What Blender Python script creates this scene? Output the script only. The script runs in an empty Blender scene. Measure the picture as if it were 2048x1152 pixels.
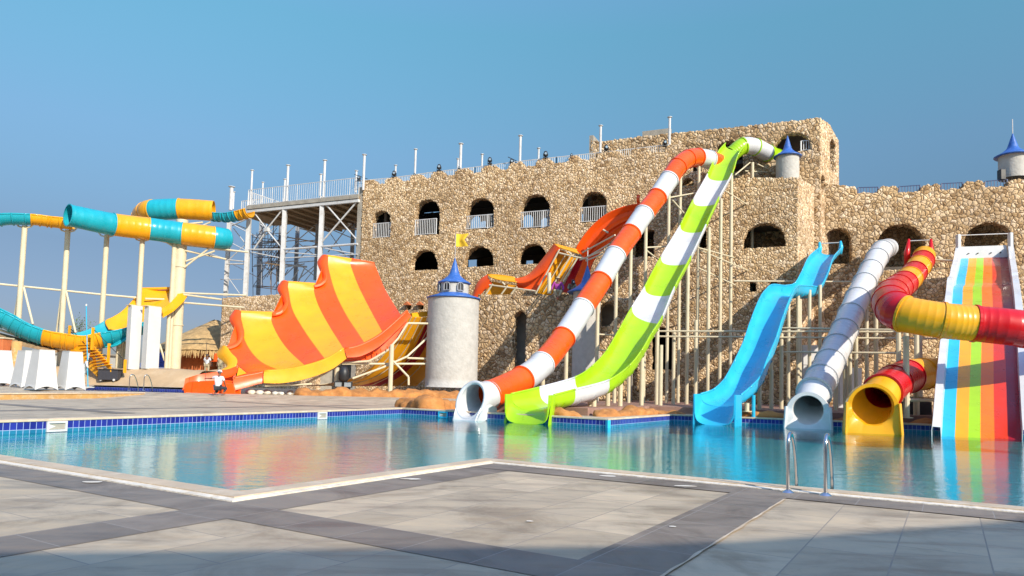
import bpy, math, random
from mathutils import Vector, Matrix, noise, geometry
random.seed(7)
C = bpy.context.scene.collection
SC = bpy.context.scene
R_ = math.radians

# ------------------------------------------------------------------ camera
F_PX, CX, CY, CAM_H = 1425.0, 1024.0, 683.0, 1.15
PITCH, ROLL = R_(3.49), R_(1.47)
cp, sp, cr, sr = math.cos(PITCH), math.sin(PITCH), math.cos(ROLL), math.sin(ROLL)
A_ = Matrix(((1, 0, 0), (0, sp, -cp), (0, cp, sp)))
B_ = Matrix(((cr, -sr, 0), (sr, cr, 0), (0, 0, 1)))
M_ = B_ @ A_
MT = M_.transposed()
cam_d = bpy.data.cameras.new('camera')
cam = bpy.data.objects.new('camera', cam_d)
C.objects.link(cam)
cam_d.sensor_width = 36.0
cam_d.lens = 36.0 * F_PX / 2048.0
cam_d.shift_y = (CY - 576.0) / 2048.0
cam_d.clip_end = 6000
cam_d.clip_start = 0.05
m3 = Matrix((MT.col[0], -MT.col[1], -MT.col[2])).transposed()
cam.matrix_world = Matrix.Translation((0, 0, CAM_H)) @ m3.to_4x4()
SC.camera = cam

# ------------------------------------------------------------------ light
SUN_AZ, SUN_EL = 38.0, 29.0      # sun behind the camera, to the right
w = bpy.data.worlds.new('World')
SC.world = w
w.use_nodes = True
nt = w.node_tree
bg = nt.nodes['Background']
sky = nt.nodes.new('ShaderNodeTexSky')
sky.sky_type = 'NISHITA'
sky.sun_disc = False
sky.sun_elevation = R_(SUN_EL)
sky.sun_rotation = R_(180.0 - SUN_AZ)
sky.air_density = 1.0
sky.dust_density = 0.6
sky.ozone_density = 2.2
# tint of the air by height above the horizon (a dusty, flat blue rather than a white rim)
geo = nt.nodes.new('ShaderNodeTexCoord'); sxz = nt.nodes.new('ShaderNodeSeparateXYZ')
nt.links.new(geo.outputs['Generated'], sxz.inputs[0])
skr = nt.nodes.new('ShaderNodeValToRGB'); el_ = skr.color_ramp.elements
for _ in range(5): el_.new(.5)
for q_, (p_, c_) in zip(el_, ((0.0, (0.177, 0.187, 0.25)), (.075, (0.213, 0.218, 0.286)), (.16, (0.26, 0.27, 0.302)), (.30, (0.445, 0.551, 0.541)), (.45, (0.536, 0.855, 0.742)), (.62, (.95, 1.15, 1.15)), (1.0, (2.15, 1.95, 2.2)))):
    q_.position = p_; q_.color = (*c_, 1)
nt.links.new(sxz.outputs[2], skr.inputs[0])
smx = nt.nodes.new('ShaderNodeMix'); smx.data_type = 'RGBA'; smx.blend_type = 'MULTIPLY'; smx.inputs[0].default_value = 1
nt.links.new(sky.outputs[0], smx.inputs[6]); nt.links.new(skr.outputs[0], smx.inputs[7])
nt.links.new(smx.outputs[2], bg.inputs[0])
bg.inputs[1].default_value = 0.15
sd = bpy.data.lights.new('sun', 'SUN')
sd.energy = 3.6
sd.angle = R_(0.5)
sd.color = (1.0, 0.9, 0.76)
sun = bpy.data.objects.new('sun', sd)
C.objects.link(sun)
to_sun = Vector((math.sin(R_(SUN_AZ)) * math.cos(R_(SUN_EL)), -math.cos(R_(SUN_AZ)) * math.cos(R_(SUN_EL)), math.sin(R_(SUN_EL))))
sun.rotation_euler = to_sun.to_track_quat('Z', 'Y').to_euler()
sun.location = to_sun * 100
SC.view_settings.view_transform = 'Standard'
SC.view_settings.look = 'None'
SC.view_settings.gamma = 1
SC.view_settings.exposure = 0.72
SC.render.engine = 'CYCLES'
SC.cycles.max_bounces = 8
SC.cycles.transparent_max_bounces = 8

# ------------------------------------------------------------------ picture -> world
CAMP = Vector((0, 0, CAM_H))
def ray(x, y):
    return MT @ Vector(((x - CX) / F_PX, (y - CY) / F_PX, 1.0))
def P(x, y, Y):
    d = ray(x, y)
    return CAMP + d * (Y / d.y)
def G(x, y, z=0.0):
    d = ray(x, y)
    return CAMP + d * ((z - CAM_H) / d.z)
GA = R_(31.5)
def UV(u, v, z=0.0):
    return Vector((-u * math.cos(GA) + v * math.sin(GA), u * math.sin(GA) + v * math.cos(GA), z))
class Plane:
    """vertical plane through point o with unit direction d (to the left, away) and outward normal n (to the viewer)"""
    def __init__(s, o, d):
        s.o = o.copy(); s.o.z = 0
        s.d = Vector((d.x, d.y, 0)).normalized()
        s.n = Vector((-s.d.y, s.d.x, 0))
        if s.n.y > 0: s.n = -s.n
    def at(s, px, py, off=0.0):
        r = ray(px, py); o = s.o + s.n * off
        t = (o - CAMP).dot(s.n) / r.dot(s.n)
        return CAMP + r * t
    def sz(s, px, py, off=0.0):
        p = s.at(px, py, off)
        return ((p - s.o).dot(s.d), p.z)
    def pt(s, sv, z, off=0.0):
        p = s.o + s.d * sv + s.n * off
        return Vector((p.x, p.y, z))
def vpdir(px):
    d = ray(px, 743.7 + .0257 * px)
    return Vector((d.x, d.y, 0)).normalized()

# ------------------------------------------------------------------ object helpers
ORG = {}
def tag(o, label=None, cat=None, group=None, kind=None):
    if label: o['label'] = label
    if cat: o['category'] = cat
    if group: o['group'] = group
    if kind: o['kind'] = kind
    return o
def thing(name, label, cat, loc, group=None):
    o = bpy.data.objects.new(name, None)
    C.objects.link(o)
    o.location = loc
    o.empty_display_size = .2
    ORG[o] = Vector(loc)
    return tag(o, label, cat, group)
class MB:
    def __init__(s): s.v = []; s.f = []; s.m = []; s.uv = None
    def add(s, vs, fs, m=0):
        b = len(s.v); s.v += [Vector(x) for x in vs]
        s.f += [tuple(b + i for i in f) for f in fs]; s.m += [m] * len(fs)
        return s
    def box(s, c, size, rz=0.0, m=0, taper=1.0):
        hx, hy, hz = size[0] / 2, size[1] / 2, size[2] / 2
        q = Matrix.Rotation(rz, 3, 'Z'); c = Vector(c); vs = []
        for z in (-hz, hz):
            k = taper if z > 0 else 1
            for x, y in ((-hx, -hy), (hx, -hy), (hx, hy), (-hx, hy)):
                vs.append(c + q @ Vector((x * k, y * k, z)))
        return s.add(vs, [(3, 2, 1, 0), (4, 5, 6, 7), (0, 1, 5, 4), (1, 2, 6, 5), (2, 3, 7, 6), (3, 0, 4, 7)], m)
    def beam(s, a, b, w, h=None, m=0):
        a = Vector(a); b = Vector(b); h = h or w
        t = (b - a).normalized()
        up = Vector((0, 0, 1)) if abs(t.z) < .95 else Vector((0, 1, 0))
        x = t.cross(up).normalized(); y = x.cross(t).normalized()
        vs = [p + x * (i * w / 2) + y * (j * h / 2) for p in (a, b) for i, j in ((-1, -1), (1, -1), (1, 1), (-1, 1))]
        return s.add(vs, [(0, 1, 2, 3), (7, 6, 5, 4), (0, 4, 5, 1), (1, 5, 6, 2), (2, 6, 7, 3), (3, 7, 4, 0)], m)
    def tube(s, path, r, n=12, caps=True, m=0):
        path = [Vector(p) for p in path]; L = len(path)
        rs = r if isinstance(r, (list, tuple)) else [r] * L
        vs = []; prev = None
        for i, p in enumerate(path):
            t = (path[min(i + 1, L - 1)] - path[max(i - 1, 0)]).normalized()
            if prev is None:
                up = Vector((0, 0, 1)) if abs(t.z) < .95 else Vector((0, 1, 0))
                x = t.cross(up).normalized()
            else:
                x = (prev - t * prev.dot(t)).normalized()
            prev = x; y = x.cross(t).normalized()
            for k in range(n):
                a = 2 * math.pi * k / n
                vs.append(p + (x * math.cos(a) + y * math.sin(a)) * rs[i])
        fs = []
        for i in range(L - 1):
            for k in range(n):
                k2 = (k + 1) % n
                fs.append((i * n + k, i * n + k2, (i + 1) * n + k2, (i + 1) * n + k))
        if caps:
            fs.append(tuple(range(n - 1, -1, -1))); fs.append(tuple((L - 1) * n + k for k in range(n)))
        return s.add(vs, fs, m)
    def cyl(s, a, b, r, n=10, m=0, r2=None):
        return s.tube([a, b], [r, r if r2 is None else r2], n, True, m)
    def sheet(s, rows, m=0, closed=False):
        n = len(rows[0]); vs = [p for r in rows for p in r]; fs = []
        for i in range(len(rows) - 1):
            for k in range(n if closed else n - 1):
                k2 = (k + 1) % n
                fs.append((i * n + k, i * n + k2, (i + 1) * n + k2, (i + 1) * n + k))
        return s.add(vs, fs, m)
    def lathe(s, c, prof, n=32, m=0):
        c = Vector(c); rows = []
        for r, z in prof:
            rows.append([c + Vector((r * math.cos(2 * math.pi * k / n), r * math.sin(2 * math.pi * k / n), z)) for k in range(n)])
        return s.sheet(rows, m, True)
    def poly(s, outer, holes=(), m=0):
        loops = [[Vector(p) for p in outer]] + [[Vector(p) for p in h] for h in holes]
        tris = geometry.tessellate_polygon(loops)
        flat = [p for l in loops for p in l]; b = len(s.v)
        s.v += flat
        for t in tris:
            a, q, c = (flat[i] for i in t)
            t = t if (q - a).cross(c - a).z > 0 else (t[0], t[2], t[1])
            s.f.append(tuple(b + i for i in t)); s.m.append(m)
        return s
    def build(s, name, mat, parent=None, smooth=False, solid=0, bevel=0, origin=None, sub=0, offset=-1):
        root = parent
        while root is not None and root.parent is not None: root = root.parent
        if parent is not None: o0 = ORG.get(root, Vector((0, 0, 0)))
        elif origin is not None: o0 = Vector(origin)
        else:
            n = len(s.v)
            o0 = Vector((sum(v.x for v in s.v) / n, sum(v.y for v in s.v) / n, min(v.z for v in s.v)))
        me = bpy.data.meshes.new(name)
        me.from_pydata([v - o0 for v in s.v], [], s.f)
        mats = mat if isinstance(mat, (list, tuple)) else [mat]
        for q in mats: me.materials.append(q)
        if len(mats) > 1: me.polygons.foreach_set('material_index', s.m)
        if smooth: me.polygons.foreach_set('use_smooth', [True] * len(me.polygons))
        if s.uv:
            ul = me.uv_layers.new(name='UVMap')
            for pl in me.polygons:
                for li in pl.loop_indices: ul.data[li].uv = s.uv[me.loops[li].vertex_index]
        me.validate()
        o = bpy.data.objects.new(name, me)
        C.objects.link(o)
        if parent is not None: o.parent = parent
        else: o.location = o0; ORG[o] = o0
        if smooth == 'auto':
            md = None
        if sub:
            md = o.modifiers.new('sub', 'SUBSURF'); md.levels = sub; md.render_levels = sub
        if solid:
            md = o.modifiers.new('solid', 'SOLIDIFY'); md.thickness = solid; md.offset = offset
            if smooth:
                md = o.modifiers.new('split', 'EDGE_SPLIT'); md.split_angle = R_(38); md.use_edge_sharp = False
        if bevel:
            md = o.modifiers.new('bev', 'BEVEL'); md.width = bevel; md.segments = 2; md.limit_method = 'ANGLE'
        return o
def catmull(pts, k=6):
    """pts: equal-length tuples; returns dense list, control point i sits at index i*k"""
    n = len(pts); out = []
    for i in range(n - 1):
        p0 = pts[max(i - 1, 0)]; p1 = pts[i]; p2 = pts[i + 1]; p3 = pts[min(i + 2, n - 1)]
        for j in range(k):
            t = j / k
            out.append(tuple(.5 * (2 * b + (c - a) * t + (2 * a - 5 * b + 4 * c - d) * t * t + (-a + 3 * b - 3 * c + d) * t ** 3)
                             for a, b, c, d in zip(p0, p1, p2, p3)))
    out.append(tuple(pts[-1]))
    return out
def resample(pts, n):
    pts = [Vector(p) for p in pts]; L = [0]
    for a, b in zip(pts, pts[1:]): L.append(L[-1] + (b - a).length)
    out = []; i = 0
    for k in range(n):
        t = L[-1] * k / (n - 1)
        while i < len(L) - 2 and L[i + 1] < t: i += 1
        q = (t - L[i]) / max(L[i + 1] - L[i], 1e-9)
        out.append(pts[i].lerp(pts[i + 1], min(max(q, 0), 1)))
    return out

# ------------------------------------------------------------------ materials
def newmat(name):
    m = bpy.data.materials.new(name); m.use_nodes = True
    t = m.node_tree
    return m, t, t.nodes['Principled BSDF']
def N(t, kind, **kw):
    n = t.nodes.new(kind)
    for k, v in kw.items():
        if k.startswith('i_'): n.inputs[k[2:].replace('_', ' ')].default_value = v
        else: setattr(n, k, v)
    return n
def rgb(c): return (c[0], c[1], c[2], 1.0)
def ramp(t, stops, inp=None, interp='LINEAR'):
    n = t.nodes.new('ShaderNodeValToRGB'); e = n.color_ramp.elements
    n.color_ramp.interpolation = interp
    while len(e) < len(stops): e.new(0.5)
    for q, (pos, col) in zip(e, stops): q.position = pos; q.color = rgb(col)
    if inp is not None: t.links.new(inp, n.inputs[0])
    return n
def varied(name, col, rough=.5, var=.15, scale=2.0, bump=0.0, bscale=20.0, coat=0.0, metal=0.0, dirt=None, dirt_amt=.25, spec=.5, stretch=(1, 1, 1)):
    m, t, b = newmat(name)
    tc = N(t, 'ShaderNodeTexCoord'); mp = N(t, 'ShaderNodeMapping'); mp.inputs['Scale'].default_value = stretch
    t.links.new(tc.outputs['Object'], mp.inputs[0])
    nz = N(t, 'ShaderNodeTexNoise', i_Scale=scale, i_Detail=6.0, i_Roughness=.6)
    t.links.new(mp.outputs[0], nz.inputs['Vector'])
    lo = [c * (1 - var) for c in col]; hi = [min(1, c * (1 + var)) for c in col]
    rp = ramp(t, [(.3, lo), (.7, hi)], nz.outputs[0])
    out = rp.outputs[0]
    if dirt:
        n2 = N(t, 'ShaderNodeTexNoise', i_Scale=scale * 2.3, i_Detail=8.0, i_Roughness=.7)
        t.links.new(mp.outputs[0], n2.inputs['Vector'])
        r2 = ramp(t, [(.5, (0, 0, 0)), (.75, (dirt_amt,) * 3)], n2.outputs[0])
        mx = N(t, 'ShaderNodeMix', data_type='RGBA')
        t.links.new(r2.outputs[0], mx.inputs[0]); t.links.new(out, mx.inputs[6]); mx.inputs[7].default_value = rgb(dirt)
        out = mx.outputs[2]
    t.links.new(out, b.inputs['Base Color'])
    r3 = ramp(t, [(.3, (max(rough - .08, .02),) * 3), (.7, (min(rough + .12, 1),) * 3)], nz.outputs[0])
    t.links.new(r3.outputs[0], b.inputs['Roughness'])
    b.inputs['Metallic'].default_value = metal
    b.inputs['Coat Weight'].default_value = coat
    b.inputs['Coat Roughness'].default_value = .08
    b.inputs['Specular IOR Level'].default_value = spec
    if bump:
        n3 = N(t, 'ShaderNodeTexNoise', i_Scale=bscale, i_Detail=4.0)
        t.links.new(mp.outputs[0], n3.inputs['Vector'])
        bp = N(t, 'ShaderNodeBump', i_Strength=bump, i_Distance=.03)
        t.links.new(n3.outputs[0], bp.inputs['Height']); t.links.new(bp.outputs[0], b.inputs['Normal'])
    return m
def fibre(name, col, rough=.30):
    return varied(name, col, rough=rough, var=.10, scale=.9, bump=.12, bscale=2.2, coat=.12, spec=.35, dirt=[min(1, c * .8 + .05) for c in col], dirt_amt=.30)
ORANGE = fibre('fibre_orange', (.86, .09, .004))
YELLOW = fibre('fibre_yellow', (.76, .345, .008))
WHITE_F = fibre('fibre_white', (.58, .59, .60))
GREEN = fibre('fibre_green', (.33, .58, .008))
CYAN = fibre('fibre_cyan', (.025, .42, .66))
TEAL = fibre('fibre_teal', (.01, .33, .42))
RED = fibre('fibre_red', (.56, .004, .007))
DRED = fibre('fibre_dark_red', (.33, .004, .014))
LORANGE = fibre('fibre_light_orange', (.85, .17, .004))
BLUE_F = varied('cone_blue', (.03, .12, .42), rough=.42, var=.2, scale=3, bump=.3, bscale=14, dirt=(.35, .4, .6), dirt_amt=.3)
BEIGE = varied('painted_steel_cream', (.60, .53, .37), rough=.45, var=.08, scale=1.5, dirt=(.45, .36, .24), dirt_amt=.35)
STEEL_W = varied('painted_steel_white', (.58, .58, .58), rough=.45, var=.08, scale=1.2, dirt=(.30, .22, .15), dirt_amt=.5)
CHROME = varied('stainless_steel', (.62, .62, .62), rough=.16, var=.05, metal=1.0)
BLACK = varied('black_plastic', (.02, .02, .022), rough=.45, var=.2)
DARKBLUE = varied('dark_blue_steel', (.03, .05, .14), rough=.5)
RUST = varied('rusty_scaffold_tube', (.11, .07, .045), rough=.7, var=.4, scale=5)
GREYM = varied('galvanised_tube', (.30, .31, .33), rough=.5, var=.2, scale=4)
PLYWOOD = varied('formwork_board', (.30, .20, .11), rough=.8, var=.3, scale=4)
PLASTER = varied('rough_white_render', (.47, .455, .42), rough=.85, var=.12, scale=2.5, bump=.9, bscale=7, dirt=(.40, .36, .30), dirt_amt=.45)
CONCRETE = varied('grey_concrete', (.34, .31, .26), rough=.9, var=.2, scale=1.5, bump=.5, bscale=9, dirt=(.2, .17, .13), dirt_amt=.5)
DARKROOM = varied('shade_dark_concrete_inside', (.10, .085, .07), rough=.95, var=.2)  # much darker than the outside concrete: shade of the rooms put into the colour
WHITEP = varied('white_panel', (.56, .56, .55), rough=.5, var=.04, scale=2, dirt=(.6, .56, .5), dirt_amt=.3)
SAND = varied('sand', (.47, .33, .19), rough=.95, var=.18, scale=.35, bump=.8, bscale=1.6, dirt=(.62, .50, .34), dirt_amt=.6)
ROCK = varied('ochre_artificial_rock', (.42, .17, .045), rough=.9, var=.35, scale=1.8, bump=1.0, bscale=5, dirt=(.52, .28, .10), dirt_amt=.8)
PEBBLE = varied('white_boulder', (.62, .58, .50), rough=.85, var=.15, scale=3, bump=.5, bscale=6)
MUD = varied('orange_mud_wall', (.52, .15, .05), rough=.95, var=.2, scale=1.2, bump=.6, bscale=6)
SKIN = varied('dark_skin', (.16, .07, .035), rough=.55, var=.1)
CLOTH_W = varied('white_cotton', (.58, .59, .61), rough=.9, var=.05, scale=8, bump=.4, bscale=12)
CLOTH_P = varied('purple_cotton', (.30, .04, .26), rough=.9, var=.15, scale=6)
CLOTH_B = varied('beige_cotton', (.42, .34, .21), rough=.9, var=.15, scale=6)
CLOTH_D = varied('dark_cotton', (.035, .035, .045), rough=.9, var=.2, scale=6)
CLOTH_G = varied('khaki_cotton', (.28, .24, .16), rough=.9, var=.2, scale=6)
SHOE = varied('orange_sandal', (.45, .10, .03), rough=.6)
FLAGM = varied('yellow_flag_cloth', (.80, .50, .03), rough=.8, var=.06)
FLOORP = varied('red_paving', (.30, .17, .13), rough=.85, var=.2, scale=3)
LENS = varied('lamp_glass', (.55, .6, .62), rough=.1, var=.1, metal=.6)
BLUEP = varied('blue_plastic', (.02, .08, .55), rough=.4)

def stone_mat(name, scale, tone=(1, 1, 1), disp=.10):
    m, t, b = newmat(name)
    tc = N(t, 'ShaderNodeTexCoord')
    wn = N(t, 'ShaderNodeTexNoise', i_Scale=scale * .8, i_Detail=3.0)
    t.links.new(tc.outputs['Object'], wn.inputs['Vector'])
    wm = N(t, 'ShaderNodeMix', data_type='RGBA', blend_type='LINEAR_LIGHT'); wm.inputs[0].default_value = .10 / max(scale, 1) * 2.6
    t.links.new(tc.outputs['Object'], wm.inputs[6]); t.links.new(wn.outputs['Color'], wm.inputs[7])
    ve = N(t, 'ShaderNodeTexVoronoi', feature='DISTANCE_TO_EDGE', i_Scale=scale)
    vc = N(t, 'ShaderNodeTexVoronoi', feature='F1', i_Scale=scale)
    for q in (ve, vc): t.links.new(wm.outputs[2], q.inputs['Vector'])
    sep = N(t, 'ShaderNodeSeparateColor'); t.links.new(vc.outputs['Color'], sep.inputs[0])
    def k(c): return tuple(a * b_ for a, b_ in zip(c, tone))
    cr_ = ramp(t, [(0, k((.30, .19, .10))), (.2, k((.50, .34, .18))), (.45, k((.60, .43, .25))), (.7, k((.68, .51, .32))), (1, k((.78, .62, .44)))], sep.outputs[0])
    n2 = N(t, 'ShaderNodeTexNoise', i_Scale=scale * 3.5, i_Detail=8.0, i_Roughness=.7); t.links.new(tc.outputs['Object'], n2.inputs['Vector'])
    r2 = ramp(t, [(.3, (.60, .60, .60)), (.7, (1.15, 1.12, 1.08))], n2.outputs[0])
    mu = N(t, 'ShaderNodeMix', data_type='RGBA', blend_type='MULTIPLY'); mu.inputs[0].default_value = 1
    t.links.new(cr_.outputs[0], mu.inputs[6]); t.links.new(r2.outputs[0], mu.inputs[7])
    # big soft staining
    n3 = N(t, 'ShaderNodeTexNoise', i_Scale=.22, i_Detail=4.0); t.links.new(tc.outputs['Object'], n3.inputs['Vector'])
    r3 = ramp(t, [(.35, (.80, .77, .74)), (.65, (1.08, 1.05, 1.0))], n3.outputs[0])
    mu2 = N(t, 'ShaderNodeMix', data_type='RGBA', blend_type='MULTIPLY'); mu2.inputs[0].default_value = 1
    t.links.new(mu.outputs[2], mu2.inputs[6]); t.links.new(r3.outputs[0], mu2.inputs[7])
    je = ramp(t, [(0.0, (0, 0, 0)), (.03, (.15, .15, .15)), (.075, (1, 1, 1))], ve.outputs['Distance'])
    mj = N(t, 'ShaderNodeMix', data_type='RGBA')
    t.links.new(je.outputs[0], mj.inputs[0]); mj.inputs[6].default_value = rgb(k((.19, .13, .08))); t.links.new(mu2.outputs[2], mj.inputs[7])
    t.links.new(mj.outputs[2], b.inputs['Base Color'])
    b.inputs['Roughness'].default_value = .92
    b.inputs['Specular IOR Level'].default_value = .2
    # height: each stone domed, with its own projection and roughness
    hd = ramp(t, [(0, (0, 0, 0)), (.10, (.62, .62, .62)), (.28, (.9, .9, .9)), (.6, (1, 1, 1))], ve.outputs['Distance'])
    hd.color_ramp.interpolation = 'B_SPLINE'
    m1 = N(t, 'ShaderNodeMath', operation='MULTIPLY_ADD'); m1.inputs[1].default_value = .55; m1.inputs[2].default_value = .5
    t.links.new(sep.outputs[1], m1.inputs[0])
    m2 = N(t, 'ShaderNodeMath', operation='MULTIPLY'); t.links.new(m1.outputs[0], m2.inputs[0]); t.links.new(hd.outputs[0], m2.inputs[1])
    m4 = N(t, 'ShaderNodeMath', operation='MULTIPLY_ADD'); m4.inputs[1].default_value = .45
    t.links.new(n2.outputs[0], m4.inputs[0]); t.links.new(m2.outputs[0], m4.inputs[2])
    dp = N(t, 'ShaderNodeDisplacement', i_Scale=disp, i_Midlevel=.6)
    t.links.new(m4.outputs[0], dp.inputs['Height'])
    t.links.new(dp.outputs[0], t.nodes['Material Output'].inputs['Displacement'])
    m.displacement_method = 'BOTH'
    return m
STONE_S = stone_mat('rubble_stone_small', 4.9, (1.20, 1.24, 1.30), .10)
STONE_L = stone_mat('rubble_stone_large', 3.8, (1.13, 1.16, 1.20), .12)
STONE_P = stone_mat('rubble_stone_pale', 5.0, (1.3, 1.36, 1.5), .06)

def tile_mat(name, base, joint, band=False):
    m, t, b = newmat(name)
    gm = N(t, 'ShaderNodeNewGeometry')
    mp = N(t, 'ShaderNodeMapping'); mp.vector_type = 'POINT'
    # world -> (v, u) grid of the paving
    mp.inputs['Rotation'].default_value = (0, 0, -(math.pi / 2 - GA))
    t.links.new(gm.outputs['Position'], mp.inputs[0])
    # after the turn, x runs along v and y along u; shift so joints meet the bands
    ad = N(t, 'ShaderNodeVectorMath', operation='ADD'); ad.inputs[1].default_value = (-4.35, -5.03, 0)
    t.links.new(mp.outputs[0], ad.inputs[0])
    br = N(t, 'ShaderNodeTexBrick')
    br.offset = 0.5 if not band else 0.0
    br.inputs['Scale'].default_value = 1.0
    br.inputs['Mortar Size'].default_value = .006
    br.inputs['Mortar Smooth'].default_value = .2
    br.inputs['Brick Width'].default_value = .9625 if not band else .6
    br.inputs['Row Height'].default_value = .586 if not band else .6
    br.inputs['Color1'].default_value = (1, 1, 1, 1); br.inputs['Color2'].default_value = (0, 0, 0, 1)
    br.inputs['Mortar'].default_value = (.5, .5, .5, 1)
    t.links.new(ad.outputs[0], br.inputs['Vector'])
    tone = ramp(t, [(0, [c * .86 for c in base]), (1, [c * 1.1 for c in base])], br.outputs['Color'])
    st = N(t, 'ShaderNodeMapping'); st.inputs['Scale'].default_value = (.55, 2.2, 1); st.inputs['Rotation'].default_value = (0, 0, -(math.pi / 2 - GA))
    t.links.new(gm.outputs['Position'], st.inputs[0])
    n1 = N(t, 'ShaderNodeTexNoise', i_Scale=1.6, i_Detail=9.0, i_Roughness=.65, i_Distortion=.6); t.links.new(st.outputs[0], n1.inputs['Vector'])
    r1 = ramp(t, [(.30, (.60, .57, .56)), (.48, (1, 1, 1)), (.72, (1.25, 1.20, 1.12))], n1.outputs[0])
    mu = N(t, 'ShaderNodeMix', data_type='RGBA', blend_type='MULTIPLY'); mu.inputs[0].default_value = .9
    t.links.new(tone.outputs[0], mu.inputs[6]); t.links.new(r1.outputs[0], mu.inputs[7])
    n4 = N(t, 'ShaderNodeTexNoise', i_Scale=.9, i_Detail=8.0, i_Roughness=.65, i_Distortion=1.2); t.links.new(gm.outputs['Position'], n4.inputs['Vector'])
    r4 = ramp(t, [(.36, (.74, .71, .68)), (.5, (1, 1, 1)), (.68, (1.14, 1.12, 1.08))], n4.outputs[0])
    mu2 = N(t, 'ShaderNodeMix', data_type='RGBA', blend_type='MULTIPLY'); mu2.inputs[0].default_value = 1
    t.links.new(mu.outputs[2], mu2.inputs[6]); t.links.new(r4.outputs[0], mu2.inputs[7])
    n5 = N(t, 'ShaderNodeTexNoise', i_Scale=22.0, i_Detail=6.0, i_Roughness=.7); t.links.new(gm.outputs['Position'], n5.inputs['Vector'])
    r5 = ramp(t, [(.62, (0, 0, 0)), (.75, (.35, .35, .35))], n5.outputs[0])
    mxd = N(t, 'ShaderNodeMix', data_type='RGBA'); t.links.new(r5.outputs[0], mxd.inputs[0]); t.links.new(mu2.outputs[2], mxd.inputs[6]); mxd.inputs[7].default_value = rgb([c * 1.5 for c in base])
    mx = N(t, 'ShaderNodeMix', data_type='RGBA'); t.links.new(br.outputs['Fac'], mx.inputs[0]); t.links.new(mxd.outputs[2], mx.inputs[6]); mx.inputs[7].default_value = rgb(joint)
    t.links.new(mx.outputs[2], b.inputs['Base Color'])
    rr = ramp(t, [(.3, (.45,) * 3), (.7, (.75,) * 3)], n1.outputs[0]); t.links.new(rr.outputs[0], b.inputs['Roughness'])
    bp = N(t, 'ShaderNodeBump', i_Strength=.35, i_Distance=.01)
    ms = N(t, 'ShaderNodeMath', operation='SUBTRACT'); t.links.new(n1.outputs[0], ms.inputs[0]); t.links.new(br.outputs['Fac'], ms.inputs[1])
    t.links.new(ms.outputs[0], bp.inputs['Height']); t.links.new(bp.outputs[0], b.inputs['Normal'])
    return m
PAVE_L = tile_mat('light_paving', (.455, .37, .262), (.30, .25, .20))
PAVE_D = tile_mat('dark_paving', (.215, .178, .145), (.27, .24, .21), True)
COPING = varied('travertine_coping', (.55, .43, .30), rough=.7, var=.14, scale=1.4, bump=.3, bscale=12, dirt=(.72, .64, .52), dirt_amt=.8)
COPING_W = varied('coping_cement_edge', (.72, .66, .56), rough=.85, var=.12, scale=2.5, bump=.6, bscale=14, dirt=(.55, .38, .2), dirt_amt=.8)
RISER = varied('ochre_step_riser', (.50, .28, .09), rough=.85, var=.2, scale=1.2, bump=.4, bscale=8, dirt=(.70, .58, .42), dirt_amt=.7)

def pooltile():
    m, t, b = newmat('pool_waterline_tile')
    uv = N(t, 'ShaderNodeUVMap')
    sx = N(t, 'ShaderNodeSeparateXYZ'); t.links.new(uv.outputs[0], sx.inputs[0])
    br = N(t, 'ShaderNodeTexBrick'); br.offset = 0
    br.inputs['Scale'].default_value = 1; br.inputs['Brick Width'].default_value = .15; br.inputs['Row Height'].default_value = .2125
    br.inputs['Mortar Size'].default_value = .006; br.inputs['Mortar Smooth'].default_value = .1
    br.inputs['Color1'].default_value = (1, 1, 1, 1); br.inputs['Color2'].default_value = (0, 0, 0, 1)
    t.links.new(uv.outputs[0], br.inputs['Vector'])
    g1 = N(t, 'ShaderNodeMath', operation='GREATER_THAN'); g1.inputs[1].default_value = 1.4875; t.links.new(sx.outputs[1], g1.inputs[0])
    dk = ramp(t, [(0, (.010, .016, .17)), (1, (.022, .035, .28))], br.outputs['Color'])
    lt = ramp(t, [(0, (.010, .13, .24)), (1, (.02, .19, .32))], br.outputs['Color'])
    mx = N(t, 'ShaderNodeMix', data_type='RGBA'); t.links.new(g1.outputs[0], mx.inputs[0]); t.links.new(lt.outputs[0], mx.inputs[6]); t.links.new(dk.outputs[0], mx.inputs[7])
    g2_ = N(t, 'ShaderNodeMath', operation='GREATER_THAN'); g2_.inputs[1].default_value = 1.36; t.links.new(sx.outputs[1], g2_.inputs[0])
    mb_ = N(t, 'ShaderNodeMix', data_type='RGBA'); t.links.new(g2_.outputs[0], mb_.inputs[0]); mb_.inputs[6].default_value = (.008, .38, .40, 1); t.links.new(mx.outputs[2], mb_.inputs[7]); mx = mb_
    mj = N(t, 'ShaderNodeMix', data_type='RGBA'); t.links.new(br.outputs['Fac'], mj.inputs[0]); t.links.new(mx.outputs[2], mj.inputs[6]); mj.inputs[7].default_value = (.35, .42, .6, 1)
    t.links.new(mj.outputs[2], b.inputs['Base Color'])
    b.inputs['Roughness'].default_value = .22
    return m
POOLTILE = pooltile()
BASIN = varied('cyan_pool_mosaic', (.008, .38, .40), rough=.5, var=.12, scale=.5)

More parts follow.
